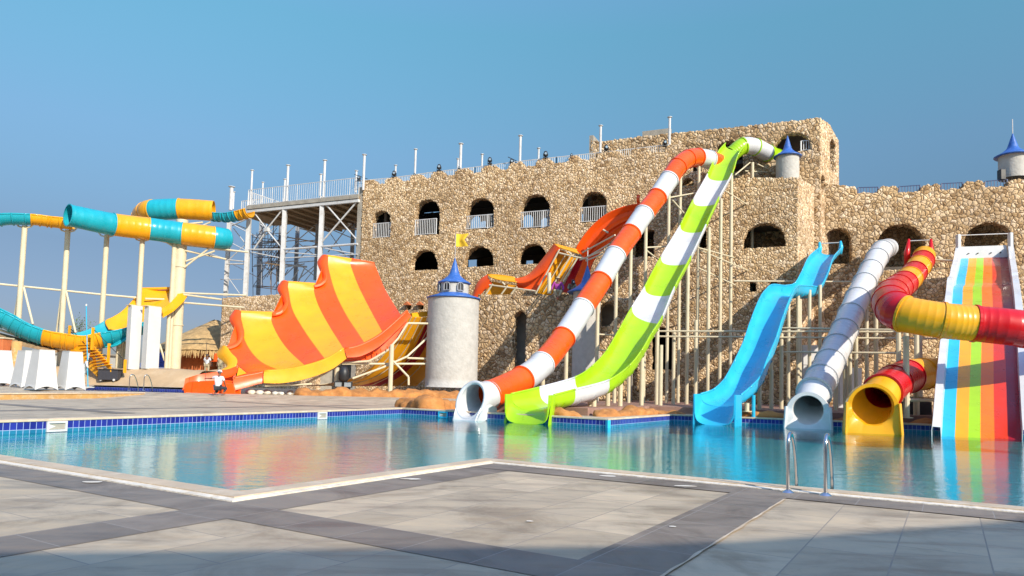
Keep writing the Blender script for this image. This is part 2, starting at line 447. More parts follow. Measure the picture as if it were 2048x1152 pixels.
def watermat(name, tint):
    m, t, b = newmat(name)
    t.nodes.remove(b)
    out = t.nodes['Material Output']
    gm = N(t, 'ShaderNodeNewGeometry')
    mp = N(t, 'ShaderNodeMapping'); mp.inputs['Rotation'].default_value = (0, 0, R_(8)); mp.inputs['Scale'].default_value = (1.0, 1.9, 1)
    t.links.new(gm.outputs['Position'], mp.inputs[0])
    n1 = N(t, 'ShaderNodeTexNoise', i_Scale=1.1, i_Detail=2.0, i_Roughness=.5, i_Distortion=.5)
    n2 = N(t, 'ShaderNodeTexNoise', i_Scale=6.5, i_Detail=3.0, i_Roughness=.55, i_Distortion=.3)
    for q in (n1, n2): t.links.new(mp.outputs[0], q.inputs['Vector'])
    ad = N(t, 'ShaderNodeMath', operation='MULTIPLY_ADD'); ad.inputs[1].default_value = 1.4
    m2 = N(t, 'ShaderNodeMath', operation='MULTIPLY'); m2.inputs[1].default_value = .60; t.links.new(n2.outputs[0], m2.inputs[0])
    t.links.new(n1.outputs[0], ad.inputs[0]); t.links.new(m2.outputs[0], ad.inputs[2])
    bp = N(t, 'ShaderNodeBump', i_Strength=.13, i_Distance=.05); t.links.new(ad.outputs[0], bp.inputs['Height'])
    # Schlick reflectance, the same from above and below (so the sun reaches the floor)
    dt = N(t, 'ShaderNodeVectorMath', operation='DOT_PRODUCT'); t.links.new(bp.outputs[0], dt.inputs[0]); t.links.new(gm.outputs['Incoming'], dt.inputs[1])
    ab = N(t, 'ShaderNodeMath', operation='ABSOLUTE'); t.links.new(dt.outputs['Value'], ab.inputs[0])
    om = N(t, 'ShaderNodeMath', operation='SUBTRACT'); om.inputs[0].default_value = 1; t.links.new(ab.outputs[0], om.inputs[1])
    pw = N(t, 'ShaderNodeMath', operation='POWER'); pw.inputs[1].default_value = 5; t.links.new(om.outputs[0], pw.inputs[0])
    fr = N(t, 'ShaderNodeMath', operation='MULTIPLY_ADD'); fr.inputs[1].default_value = .98; fr.inputs[2].default_value = .02; t.links.new(pw.outputs[0], fr.inputs[0])
    gl = N(t, 'ShaderNodeBsdfGlossy', i_Roughness=.015); t.links.new(bp.outputs[0], gl.inputs['Normal'])
    tr = N(t, 'ShaderNodeBsdfTransparent'); tr.inputs[0].default_value = rgb(tint)
    mx = N(t, 'ShaderNodeMixShader'); fm_ = N(t, 'ShaderNodeMath', operation='MULTIPLY'); fm_.inputs[1].default_value = 1.0; t.links.new(fr.outputs[0], fm_.inputs[0]); t.links.new(fm_.outputs[0], mx.inputs[0]); t.links.new(tr.outputs[0], mx.inputs[1]); t.links.new(gl.outputs[0], mx.inputs[2])
    t.links.new(mx.outputs[0], out.inputs['Surface'])
    return m
WATER = watermat('pool_water', (.62, .96, .98))

# ================================================================== SETTING
def struct(mb, name, mat, **kw):
    o = mb.build(name, mat, None, origin=(0, 0, 0), **kw)
    o['kind'] = 'structure'
    return o
# main pool outline (grid coordinates u, v), water edge
WUV = [(18.4, 4.68), (5.98, 4.68), (5.98, 9.10), (-16, 9.10), (-16, 35.2), (.5, 32.7), (10.45, 30.9), (10.45, 23.8), (20.3, 24.1)]
def offs(poly, d):
    """offset a polygon outwards by d (vertices given in order)"""
    n = len(poly); out = []
    area = sum(poly[i][0] * poly[(i + 1) % n][1] - poly[(i + 1) % n][0] * poly[i][1] for i in range(n))
    s = 1 if area > 0 else -1
    for i in range(n):
        p0 = Vector(poly[i - 1]); p1 = Vector(poly[i]); p2 = Vector(poly[(i + 1) % n])
        e1 = (p1 - p0).normalized(); e2 = (p2 - p1).normalized()
        n1 = Vector((e1.y, -e1.x)) * s; n2 = Vector((e2.y, -e2.x)) * s
        b = (n1 + n2).normalized()
        out.append(tuple(p1 + b * (d / max(b.dot(n1), .3))))
    return out
def U3(l, z): return [UV(u, v, z) for u, v in l]
W0 = WUV; W1 = offs(WUV, .25); W2 = offs(WUV, .33)
# sand plain to the horizon, with the pool area left open
sand = MB(); B = 5000.0
sand.poly([(-B, -200, -.06), (B, -200, -.06), (B, B, -.06), (-B, B, -.06)], [U3(offs(WUV, .6), -.06)])
struct(sand, 'ground', SAND)
deck = MB()
deck.poly([UV(36.4, -14), UV(-24, -14), UV(-24, 48), UV(36.4, 48)], [U3(W2, 0)])
struct(deck, 'pool_deck', PAVE_L)
bands = MB()
def band(u0, v0, u1, v1, z=.004): bands.poly([UV(u0, v0, z), UV(u1, v0, z), UV(u1, v1, z), UV(u0, v1, z)])
band(36, 3.83, -24, 4.35)
band(5.03, 4.35, 5.65, 8.76)
band(5.03, 3.83, 5.65, -10, .004)
band(5.65, 8.2, -24, 8.76, .008)
band(1.5, -10, 2.1, 8.2, .008)
band(-7.5, -10, -6.9, 8.2, .008)
band(20.6 + 3.0, 2, 20.6 + 3.6, 30, .004)
band(36, 12.0, 21.0, 12.6, .008)
band(36, 22.0, 21.0, 22.6, .008)
struct(bands, 'dark_paving_bands', PAVE_D)
# rough mortar joint beside the cross band, cement smears and scuffs on the slabs
jt = MB(); random.seed(2); v_ = -6.0; rowA = []
while v_ < 8.15:
    a = .010 + .014 * noise.noise(Vector((v_ * 3, 1, 0))); b = .010 + .016 * noise.noise(Vector((v_ * 3.7, 5, 0)))
    rowA.append([UV(1.5 - a, v_, .0125), UV(1.5 + b, v_, .0125)]); v_ += .08
jt.sheet(rowA); struct(jt, 'mortar_joint', COPING)
cs = MB()
for px_, py_, w_, h_ in ((185, 966, .10, .05), (1215, 954, .10, .07), (822, 960, .12, .06), (1372, 974, .14, .05), (1060, 1045, .03, .02), (1345, 1056, .03, .03)):
    c_ = G(px_, py_); ring_ = []
    for i_ in range(14):
        a_ = 2 * math.pi * i_ / 14; r_ = 1 + .35 * noise.noise(Vector((px_ * .1, a_, 0)))
        ring_.append(Vector((c_.x + math.cos(a_) * w_ * r_, c_.y + math.sin(a_) * h_ * r_, .0135)))
    cs.add(ring_, [tuple(range(14))])
struct(cs, 'cement_smears', COPING_W)
def ringstrip(a, b, za, zb, mat, name):
    mb = MB(); n = len(a)
    A3 = U3(a, za); B3 = U3(b, zb)
    mb.sheet([A3, B3], closed=True)
    return struct(mb, name, mat)
cop = MB()
a0 = U3(W0, -.03); a1 = U3(W0, .035); a2 = U3(W1, .035); a3 = U3(W1, .012)
b1 = U3(offs(WUV, -.02), .0)
cop.sheet([U3(W0, -.03), U3(offs(WUV, -.025), -.02), U3(offs(WUV, -.025), .028), U3(offs(WUV, -.005), .036), U3(W1, .036), U3(W1, .0)], closed=True)
struct(cop, 'pool_coping', COPING)
cw = MB(); cw.sheet([U3(W1, .024), U3(W2, .016), U3(W2, -.05)], closed=True)
struct(cw, 'coping_cement_line', COPING_W)
# basin walls with the tile band, basin floor
def basin(poly, z0, depth, name, wallmat):
    mb = MB(); mb.uv = []
    n = len(poly); L = 0; rows = []
    vs = []; fs = []
    for i in range(n):
        a = UV(*poly[i]); c = UV(*poly[(i + 1) % n]); l = (c - a).length
        b = len(vs)
        vs += [Vector((a.x, a.y, z0)), Vector((c.x, c.y, z0)), Vector((c.x, c.y, z0 - depth)), Vector((a.x, a.y, z0 - depth))]
        mb.uv += [(L, 1.7), (L + l, 1.7), (L + l, 1.7 - depth), (L, 1.7 - depth)]
        fs.append((b, b + 1, b + 2, b + 3)); L += l
    mb.add(vs, fs)
    return struct(mb, name, wallmat)
basin(WUV, 0.0, .85, 'pool_wall', POOLTILE)
fl = MB(); fl.poly(U3(WUV, -.80)); struct(fl, 'pool_floor', BASIN)
wt = MB(); wt.poly(U3(WUV, -.30)); struct(wt, 'water', WATER)

# far-left upper terrace and its small pool
TZ = .25
SP = [G(165, 781, TZ), G(372, 786, TZ), P(369, 775.5, 49.5), P(190, 770.5, 52.0)]
ter = MB()
ter.poly([(-120, 32, TZ), (-2, 39, TZ), (-2, 90, TZ), (-120, 90, TZ)], [SP])
ter.add([(-2, 39, TZ), (-120, 32, TZ), (-120, 30, -.02), (-2, 34.5, -.02)], [(0, 1, 2, 3)])
struct(ter, 'upper_terrace', PAVE_L)
def uvof(p): return (-p.x * math.cos(GA) + p.y * math.sin(GA), p.x * math.sin(GA) + p.y * math.cos(GA))
basin([uvof(p) for p in SP], TZ - .004, .8, 'small_pool_wall', POOLTILE)
sw = MB(); sw.poly([(p.x, p.y, TZ - .14) for p in SP]); struct(sw, 'small_pool_water', WATER)
sf = MB(); sf.poly([(p.x, p.y, TZ - .75) for p in SP]); struct(sf, 'small_pool_floor', BASIN)
# raised platform with an ochre riser
pf = MB()
q = [G(-300, 800, .19), G(0, 790.5, .19), G(291, 787.5, .19)]
q0, q1 = G(-120, 801, 0), G(289, 795.5, 0)
d01 = (q1 - q0).normalized(); nrm = Vector((-d01.y, d01.x, 0))
if nrm.y < 0: nrm = -nrm
pa = q0 - d01 * 30
pts = [pa, q1, q1 + nrm * .9 + d01 * .0, pa + nrm * 20]
TOPZ = .275
pf.add([(p.x, p.y, TOPZ) for p in (pa, q1, q1 + nrm * 1.2, pa + nrm * 12)], [(0, 1, 2, 3)])
struct(pf, 'raised_platform', PAVE_L)
rs = MB(); rs.add([(pa.x, pa.y, -.03), (q1.x, q1.y, -.03), (q1.x, q1.y, TOPZ - .05), (pa.x, pa.y, TOPZ - .05)], [(0, 1, 2, 3)])
struct(rs, 'platform_riser', RISER)
ns = MB(); e = -nrm * .04
ns.add([(p.x, p.y, z) for p, z in ((pa + e, TOPZ - .05), (q1 + e, TOPZ - .05), (q1 + e, TOPZ + .004), (pa + e, TOPZ + .004), (q1 + nrm * .3, TOPZ + .004), (pa + nrm * .3, TOPZ + .004))],
       [(0, 1, 2, 3), (3, 2, 4, 5), (0, 1, 1, 0)][:2])
struct(ns, 'platform_nosing', COPING)

# plaza behind the slide outlets, raised 0.3
plaza = MB()
pz = offs([WUV[4], WUV[5], WUV[6], WUV[7], WUV[8]], 0)
pl = [UV(u, v, .3) for u, v in ((-16, 36.9), (.3, 34.4), (12.3, 32.9), (12.3, 26.0), (18.5, 26.3))] + [Vector((-3, 40, .3)), Vector((-3, 90, .3)), Vector((60, 90, .3))]
plaza.poly(pl)
for a, c in zip(pl[:6], pl[1:6]): plaza.add([a, c, (c.x, c.y, -.03), (a.x, a.y, -.03)], [(0, 1, 2, 3)])
struct(plaza, 'slide_plaza', FLOORP)

# sand berms
def terrain(name, x0, x1, y0, y1, nx, ny, hf, mat):
    mb = MB(); rows = []
    for j in range(ny + 1):
        rows.append([Vector((x0 + (x1 - x0) * i / nx, y0 + (y1 - y0) * j / ny, hf(x0 + (x1 - x0) * i / nx, y0 + (y1 - y0) * j / ny))) for i in range(nx + 1)])
    mb.sheet(rows)
    return struct(mb, name, mat, smooth=True)
def berm(x, y):
    a = min(max((y - 52.6 + .20 * (x + 31)) / 3.6, 0), 1); a = a * a * (3 - 2 * a)
    n = noise.fractal(Vector((x * .35, y * .35, 3)), 1, 2, 4)
    return -.1 + a * (1.75 + .28 * n)
terrain('sand_bank', -110, -23.5, 49, 96, 170, 80, berm, SAND)
def hillf(x, y):
    a = 1 - ((y - 300) / 60) ** 2
    return -1 + max(a, 0) * (7 + 2.5 * noise.fractal(Vector((x * .012, 0, 0)), 1, 2, 4))
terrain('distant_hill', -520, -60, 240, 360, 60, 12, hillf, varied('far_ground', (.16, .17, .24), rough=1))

# ================================================================== STONE CASTLE
FA = Plane(P(1185, 443, 52), vpdir(-2180))          # long facade with the arcades
FC = FA
pD0 = P(1632, 400, 49.5)
FD = Plane(pD0, -vpdir(-4180) if vpdir(-4180).x > 0 else vpdir(-4180))
def arch(pl, x0, x1, ytop, ybot, off=0.0):
    """(s0, s1, z0, z1) of a round-headed opening given by its corners in the picture"""
    xm = (x0 + x1) / 2
    sa, _ = pl.sz(x0, ybot, off); sb, _ = pl.sz(x1, ybot, off)
    _, zb = pl.sz(xm, ybot, off); _, zt = pl.sz(xm, ytop, off)
    return (min(sa, sb), max(sa, sb), zb, zt, True)
def rect(pl, x0, x1, y0, y1, off=0.0):
    a = arch(pl, x0, x1, y0, y1, off)
    return a[:4] + (False,)
def sd_open(s, z, o):
    """signed distance-like value, negative inside the opening, with the push direction"""
    s0, s1, z0, z1, rnd = o
    c = (s0 + s1) / 2; hw = (s1 - s0) / 2
    hr = min(hw, (z1 - z0)) * (1.0 if rnd else 0)
    spring = z1 - hr
    if rnd and z > spring:
        dx = (s - c) / hw; dz = (z - spring) / max(hr, 1e-6)
        r = math.hypot(dx, dz); k = min(hw, hr)
        if r < 1e-6: return -k, (0, 1)
        return (r - 1) * k, (dx / r, dz / r)
    c4 = [(s0 - s, (-1, 0)), (s - s1, (1, 0)), (z0 - z, (0, -1))]
    if not rnd: c4.append((z - z1, (0, 1)))
    d, g = max(c4, key=lambda q: q[0])
    if sum(1 for q in c4 if q[0] > 0) > 1: return max(q[0] for q in c4) + .02, g
    return d, g
def wall_mesh(pl, s0, s1, z0, top, opens, cell=.085, depth=.7, off=0.0, rough=.03, seed=0.0, backfn=None):
    """stone facing as a fine grid with round-headed openings, reveals and an uneven top"""
    mb = MB(); ns = int((s1 - s0) / cell); zt = max(top(s0 + (s1 - s0) * i / 200) for i in range(201)); nz = int((zt - z0) / cell) + 1
    keep = {}
    def val(s, z):
        best = 1e9; bg_ = (0, 1)
        for o in opens:
            if s < o[0] - .4 or s > o[1] + .4 or z < o[2] - .4 or z > o[3] + .4: continue
            d, g = sd_open(s, z, o)
            d += rough * 1.6 * noise.noise(Vector((s * 2.6, z * 2.6, seed)))
            if d < best: best, bg_ = d, g
        dt = top(s) - z
        if dt < best: best, bg_ = dt, (0, -1)
        return best, bg_
    ok = [[val(s0 + (i + .5) * cell, z0 + (j + .5) * cell)[0] > 0 for j in range(nz)] for i in range(ns)]
    idx = {}; pos = []
    def vid(i, j):
        k = (i, j)
        if k in idx: return idx[k]
        s = s0 + i * cell; z = z0 + j * cell
        full = all(0 <= a < ns and 0 <= b < nz and ok[a][b] for a in (i - 1, i) for b in (j - 1, j))
        if not full and 0 < i < ns and j > 0:
            d, g = val(s, z)
            if abs(d) < cell * 1.6: s -= g[0] * d; z -= g[1] * d
        idx[k] = len(pos); pos.append((s, z)); return idx[k]
    faces = []; edge = {}
    for i in range(ns):
        for j in range(nz):
            if ok[i][j]:
                f = (vid(i, j), vid(i + 1, j), vid(i + 1, j + 1), vid(i, j + 1)); faces.append(f)
                for a, b in zip(f, f[1:] + f[:1]):
                    if (b, a) in edge: del edge[(b, a)]
                    else: edge[(a, b)] = 1
    V = [pl.pt(s, z, off) for s, z in pos]
    # orient so normals face the viewer
    flip = (pl.d.cross(Vector((0, 0, 1)))).dot(pl.n) < 0
    if flip: faces = [f[::-1] for f in faces]
    nd = max(2, int(depth / (cell * 2)))
    b0 = len(V); layers = {}
    for a, b in edge:
        for v_ in (a, b):
            if v_ not in layers:
                layers[v_] = [v_]
                for k in range(1, nd + 1):
                    layers[v_].append(len(V)); V.append(pl.pt(pos[v_][0], pos[v_][1], off - depth * k / nd))
        for k in range(nd):
            f = (layers[a][k], layers[a][k + 1], layers[b][k + 1], layers[b][k])
            faces.append(f[::-1] if flip else f)
    mb.add(V, faces)
    return mb
def slab(pl, s0, s1, z0, z1, o0, o1, mb):
    a = [pl.pt(s, z, o) for z in (z0, z1) for s, o in ((s0, o0), (s1, o0), (s1, o1), (s0, o1))]
    mb.add(a, [(0, 1, 2, 3), (7, 6, 5, 4), (0, 4, 5, 1), (1, 5, 6, 2), (2, 6, 7, 3), (3, 7, 4, 0)])
    return mb
def toppoly(pl, pts, off=0.0, jag=.06, seed=1.0):
    """uneven wall top through picture points"""
    q = sorted(pl.sz(x, y, off) for x, y in pts)
    def f(s):
        z = q[0][1] if s <= q[0][0] else q[-1][1]
        for (a, za), (b, zb) in zip(q, q[1:]):
            if a <= s <= b: z = za + (zb - za) * (s - a) / max(b - a, 1e-6); break
        return z + jag * noise.noise(Vector((s * 3.1, seed, 0))) + jag * .6 * noise.noise(Vector((s * 8, seed, 5)))
    return f
def merlons(base, pl, rng, h, off=0.0):
    r = [tuple(sorted((pl.sz(a, 300, off)[0], pl.sz(b, 300, off)[0]))) for a, b in rng]
    def f(s):
        z = base(s)
        for a, b in r:
            if a < s < b:
                e = min(s - a, b - s)
                return z + h * min(1, .55 + e * 2.2)
        return z
    return f

def railing(mb, a, b, h=1.0, gap=.13, r=.016, rail=.045, n_mid=0):
    a = Vector(a); b = Vector(b); L = (b - a).length; up = Vector((0, 0, 1))
    mb.beam(a + up * h, b + up * h, rail, rail); mb.beam(a + up * .08, b + up * .08, rail * .8, rail * .8)
    n = max(2, int(L / gap))
    for i in range(n + 1):
        p = a.lerp(b, i / n)
        k = 2.0 if i in (0, n) or (n > 14 and i % 12 == 0) else 1.0
        mb.beam(p + up * (.08 if k == 1 else 0), p + up * h, r * 2 * k, r * 2 * k)

castle = thing('stone_castle', 'long beige rubble stone castle building with rows of dark arched openings and low battlements', 'castle', FA.pt(-5, .3, -3))
A_OPEN = [arch(FA, 742.6, 780, 421, 476), arch(FA, 827, 878, 399, 470), arch(FA, 930, 987, 396, 458), arch(FA, 1039, 1098.5, 389, 456),
          arch(FA, 1158.5, 1212, 383, 444), arch(FA, 820, 875, 500, 540), arch(FA, 926.6, 986.7, 492, 533), arch(FA, 1034, 1093, 487.6, 528),
          rect(FA, 812, 821.5, 610, 619), rect(FA, 837, 846.5, 610, 619), arch(FA, 1364, 1388, 356, 372),
          rect(FA, 1266, 1307.5, 460, 514), rect(FA, 1396, 1413, 463, 496), rect(FA, 1499, 1512, 564, 583), rect(FA, 1541, 1556, 563, 572),
          arch(FA, 1484.7, 1571, 446, 495), arch(FA, 1215, 1262, 640, 735), arch(FA, 1300, 1345, 655, 740)]
sA0, _ = FA.sz(1596, 500); sA1, _ = FA.sz(724, 400)
topA = toppoly(FA, [(724, 371), (780, 366), (880, 353), (980, 342), (1080, 330), (1180, 318), (1280, 308), (1372, 298), (1384, 340), (1455, 360), (1480, 356), (1596, 355)], jag=.09)
topAm = merlons(topA, FA, [(727, 753), (772, 800), (821, 847), (864, 890), (911, 942), (963, 996), (1018, 1048), (1071, 1104), (1137, 1159), (1197, 1240), (1262, 1300), (1330, 1368)], .42)
wm_ = wall_mesh(FA, sA0, sA1, .2, topAm, A_OPEN)
wo = wm_.build('facade_wall', STONE_S, castle, smooth=True)
# end of the facade toward the scaffold, back wall, floors and roof
endl = MB()
slab(FA, sA1 - .02, sA1 + .45, .2, FA.sz(724, 374)[1], -.02, -9, endl)
endl.build('end_wall', CONCRETE, castle)
# inside: back wall with openings, floors
BO = -7.0
def bo(x0, x1, y0, y1, r=False):
    a = arch(FA, x0, x1, y0, y1, BO); return a[:4] + (r,)
bopen = [bo(939, 961, 431, 456, True), bo(958, 972, 440, 456, True), bo(1041, 1066, 428, 455, True), bo(1079, 1094, 434, 455, True), bo(1158, 1166, 426, 444), bo(934, 953, 518.5, 534), bo(1050, 1066, 520, 530)]
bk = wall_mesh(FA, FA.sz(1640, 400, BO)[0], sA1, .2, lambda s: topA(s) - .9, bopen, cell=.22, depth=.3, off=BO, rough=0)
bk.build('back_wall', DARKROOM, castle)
inn = MB()
sR = FA.sz(1590, 500)[0]
for y_ in (479, 543, 612):
    z = FA.sz(900, y_)[1]
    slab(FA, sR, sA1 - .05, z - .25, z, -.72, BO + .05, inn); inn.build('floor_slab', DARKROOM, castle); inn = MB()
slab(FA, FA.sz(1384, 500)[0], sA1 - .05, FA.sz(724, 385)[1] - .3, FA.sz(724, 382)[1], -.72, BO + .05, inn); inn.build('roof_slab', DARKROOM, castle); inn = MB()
slab(FA, sR, FA.sz(1384, 500)[0] - .05, FA.sz(1500, 376)[1] - .3, FA.sz(1500, 376)[1], -.72, BO + .05, inn)
inn.build('floor_slab', DARKROOM, castle)
# interior cross walls
cw_ = MB()
for x_ in (760, 1240, 1440):
    s_ = FA.sz(x_, 450)[0]
    slab(FA, s_ - .12, s_ + .12, .3, FA.sz(x_, 372)[1], -.75, BO + .1, cw_)
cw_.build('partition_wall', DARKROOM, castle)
# balcony rails in the top row
for (x0, x1, yt, yb) in ((742.6, 780, 446, 476), (830, 872.5, 438, 470), (930, 987, 430, 458), (1039, 1098, 422, 456), (1158.5, 1212, 413, 444)):
    a = FA.at(x0 + .3, yb, -.12); b = FA.at(x1 - .3, yb, -.12); z0 = (a.z + b.z) / 2
    zt = FA.sz((x0 + x1) / 2, yt)[1]
    mb = MB(); railing(mb, (a.x, a.y, z0), (b.x, b.y, z0), zt - z0, gap=.16, r=.02, rail=.06)
    mb.build('balcony_railing', STEEL_W, castle)
# little gabled hoods over the two vents
for x0, x1 in ((812, 821.5), (837, 846.5)):
    p0 = FA.at(x0 - 2, 610.5, .05); p1 = FA.at(x1 + 2, 610.5, .05); pm = FA.at((x0 + x1) / 2, 603.5, .05)
    mb = MB(); q = FA.n * .3
    mb.add([p0, p1, pm, p0 + q, p1 + q, pm + q], [(3, 4, 5), (0, 3, 5, 2), (1, 2, 5, 4), (0, 1, 4, 3)])
    mb.build('vent_hood', MUD, castle)
# roof walk railing behind the battlements
rr_ = MB()
for xa, xb in ((724, 800), (800, 880), (880, 960), (960, 1040), (1040, 1120), (1120, 1200), (1200, 1290), (1290, 1340)):
    a = FA.at(xa, 0, -.5); b = FA.at(xb, 0, -.5); za = topA(FA.sz(xa, 300)[0]); zb = topA(FA.sz(xb, 300)[0])
    railing(rr_, (a.x, a.y, za - .25), (b.x, b.y, zb - .25), .86, gap=.15, r=.016, rail=.05)
rr_.build('roof_railing', STEEL_W, castle)
# right-hand block: chamfer
cA = FA.pt(sA0, 0); cB = P(1634, 500, 49.3); cB.z = 0
FCh = Plane(cA, cB - cA)
tCh = toppoly(FCh, [(1597, 356), (1634, 376)], jag=.12)
ch = wall_mesh(FCh, 0, (cB - cA).length, .2, tCh, [], seed=5)
ch.build('corner_buttress', STONE_P, castle, smooth=True)
# upper block behind
FB = Plane(FA.pt(FA.sz(1640, 400)[0], 0, -3.2), FA.d)
oB = 0
sB0 = FB.sz(1641, 300)[0]; sB1 = FB.sz(1179, 290)[0]
tB = toppoly(FB, [(1179, 279), (1200, 283), (1280, 273), (1340, 267), (1450, 256), (1550, 245), (1641, 235)], jag=.08, seed=9)
bB = wall_mesh(FB, sB0, sB1, 6.0, tB, [arch(FB, 1548, 1624, 265, 304), arch(FB, 1429, 1486, 281, 345)], seed=3)
bB.build('upper_wall', STONE_L, castle, smooth=True)
cC = FB.pt(sB0, 0); cE = P(1678, 300, cC.y + 3.6); cE.z = 0
FE = Plane(cC, cE - cC)
tE = toppoly(FE, [(1641, 236), (1660, 250), (1674, 276), (1678, 282)], jag=.1, seed=4)
bE = wall_mesh(FE, 0, (cE - cC).length, 5.0, tE, [arch(FE, 1660, 1672, 279, 343), arch(FE, 1641.5, 1651, 350, 380)], seed=8)
bE.build('upper_side_wall', STONE_P, castle, smooth=True)
bl = MB()
slab(FB, sB0 + .2, sB1, 5.5, 6.0, -.7, -7, bl); bl.build('floor_slab', DARKROOM, castle); bl = MB()
zt = FB.sz(1500, 262)[1]
slab(FB, sB0 + .4, FB.sz(1400, 300)[0], zt - .3, zt, -.72, -7, bl)
bl.build('floor_slab', DARKROOM, castle); bl = MB()
slab(FB, sB0 + 2.0, sB1 - .1, FB.sz(1580, 303)[1] - .3, FB.sz(1580, 303)[1], -.72, -7, bl)
bl.build('floor_slab', DARKROOM, castle)
b2 = MB(); slab(FB, sB0 + 3.2, sB1, 5.0, zt - .1, -7, -7.3, b2); b2.build('back_wall', DARKROOM, castle)
b3 = MB()
a = FB.at(1602, 303, -.2); b = FB.at(1623, 302, -.2); railing(b3, a, (b.x, b.y, a.z), .75, gap=.16, r=.02, rail=.06)
b3.build('balcony_railing', STEEL_W, castle)
# low parapet pieces on the roof behind
b4 = MB()
p = FB.at(1285, 272, -2); 
slab(FB, FB.sz(1330, 270)[0], FB.sz(1272, 270)[0], p.z - .8, FB.sz(1300, 261, -2)[1], -2, -2.4, b4)
slab(FB, sB1 - .3, sB1 + .02, 8, FB.sz(1180, 271)[1], .0, -3.0, b4)
b4.build('roof_parapet', CONCRETE, castle)
# right wing
sD0 = FD.sz(1634, 450)[0]; sD1 = FD.sz(2160, 450)[0]
lo, hi = min(sD0, sD1), max(sD0, sD1)
tD = toppoly(FD, [(1634, 378), (1716, 386), (1760, 385), (1840, 383), (1925, 376), (2013, 372), (2160, 366)], jag=.10, seed=12)
tDm = merlons(tD, FD, [(1634, 1714), (1757, 1797), (1841, 1881), (1926, 1968), (2014, 2160)], .42)
D_OPEN = [arch(FD, 1648, 1703, 456, 528), arch(FD, 1753, 1852, 448, 540), arch(FD, 1928, 2030, 444, 520)]
wD = wall_mesh(FD, lo, hi, .2, tDm, D_OPEN, seed=2)
wD.build('wing_wall', STONE_L, castle, smooth=True)
bD = MB()
slab(FD, lo, hi, FD.sz(1800, 530)[1] - .3, FD.sz(1800, 530)[1], -.72, -4, bD)
bD.build('floor_slab', DARKROOM, castle); bD = MB()
slab(FD, lo, hi, FD.sz(1800, 398)[1] - .3, FD.sz(1800, 398)[1], -.72, -4, bD)
bD.build('floor_slab', DARKROOM, castle)
bD2 = wall_mesh(FD, lo, hi, .2, lambda s: FD.sz(1800, 400)[1], [], cell=.25, depth=.3, off=-3.6, seed=7)
bD2.build('back_wall', STONE_L, castle, smooth=True)
for xa, xb in ((1716, 1755.5), (1798, 1839), (1882, 1924), (1969, 2013)):
    a = FD.at(xa, 300, -.3); b = FD.at(xb, 300, -.3); za = tD(FD.sz(xa, 300)[0]) - .1; zb = tD(FD.sz(xb, 300)[0]) - .1
    mb = MB(); railing(mb, (a.x, a.y, za), (b.x, b.y, zb), .58, gap=.17, r=.018, rail=.05); mb.build('battlement_railing', DARKBLUE, castle)
# terrace rail above the wing at the block corner
mb = MB(); a = FD.at(1642, 379, -1.2); b = FD.at(1672, 379, -1.2); railing(mb, a, (b.x, b.y, a.z), .3, gap=.3); mb.build('terrace_railing', RUST, castle)

# lower stone wall behind the round tower
FW = Plane(P(1100, 650, 46.6), FA.d)
sW0 = FW.sz(1252, 650)[0]; sW1 = FW.sz(952, 650)[0]
tW = toppoly(FW, [(952, 588), (990, 592), (1060, 592), (1140, 588), (1200, 583), (1252, 600)], jag=.10, seed=21)
lw = wall_mesh(FW, sW0, sW1, .2, tW, [arch(FW, 1022, 1050, 622, 752), arch(FW, 1196, 1228, 604, 652)], depth=.8, seed=11)
lower = thing('stone_retaining_wall', 'lower rubble stone wall with a narrow dark arched doorway, behind the slide outlets', 'wall', FW.pt((sW0 + sW1) / 2, .3))
lw.build('wall_face', STONE_L, lower, smooth=True)
lw2 = MB(); zW = FW.sz(1100, 596)[1]
slab(FW, sW0 + .02, sW1 - .02, zW - .4, zW - .05, -.75, -4.0, lw2)
slab(FW, sW0 + .02, sW1 - .02, .2, zW - .45, -1.6, -1.9, lw2)
slab(FW, sW1 - .3, sW1 - .05, .2, zW - .45, -.8, -4.0, lw2)
lw2.build('terrace_fill', CONCRETE, lower)
d = MB(); a = FW.at(1022, 690, -.25); d.beam((a.x, a.y, 1.0), (a.x, a.y, FW.sz(1022, 645)[1]), .1); d.build('rusty_door_post', MUD, lower)
# pale rendered block under the scaffold
FS = Plane(FA.pt(FA.sz(560, 600)[0], 0, .3), FA.d)
s0_, s1_ = FS.sz(640, 600)[0], FS.sz(443, 600)[0]
base = thing('rendered_block', 'pale stone faced block under the white scaffold tower', 'building', FS.pt((s0_ + s1_) / 2, .2, -4))
zb_ = FS.sz(500, 588)[1]
wb = wall_mesh(FS, s0_, s1_, .2, toppoly(FS, [(443, 596), (640, 584)], jag=.05), [], cell=.12, depth=.5, seed=31)
wb.build('wall_face', STONE_P, base, smooth=True)
wc = MB(); slab(FS, s0_, s1_ - .02, .2, zb_ - .15, -.52, -8, wc); wc.build('wall_core', CONCRETE, base)

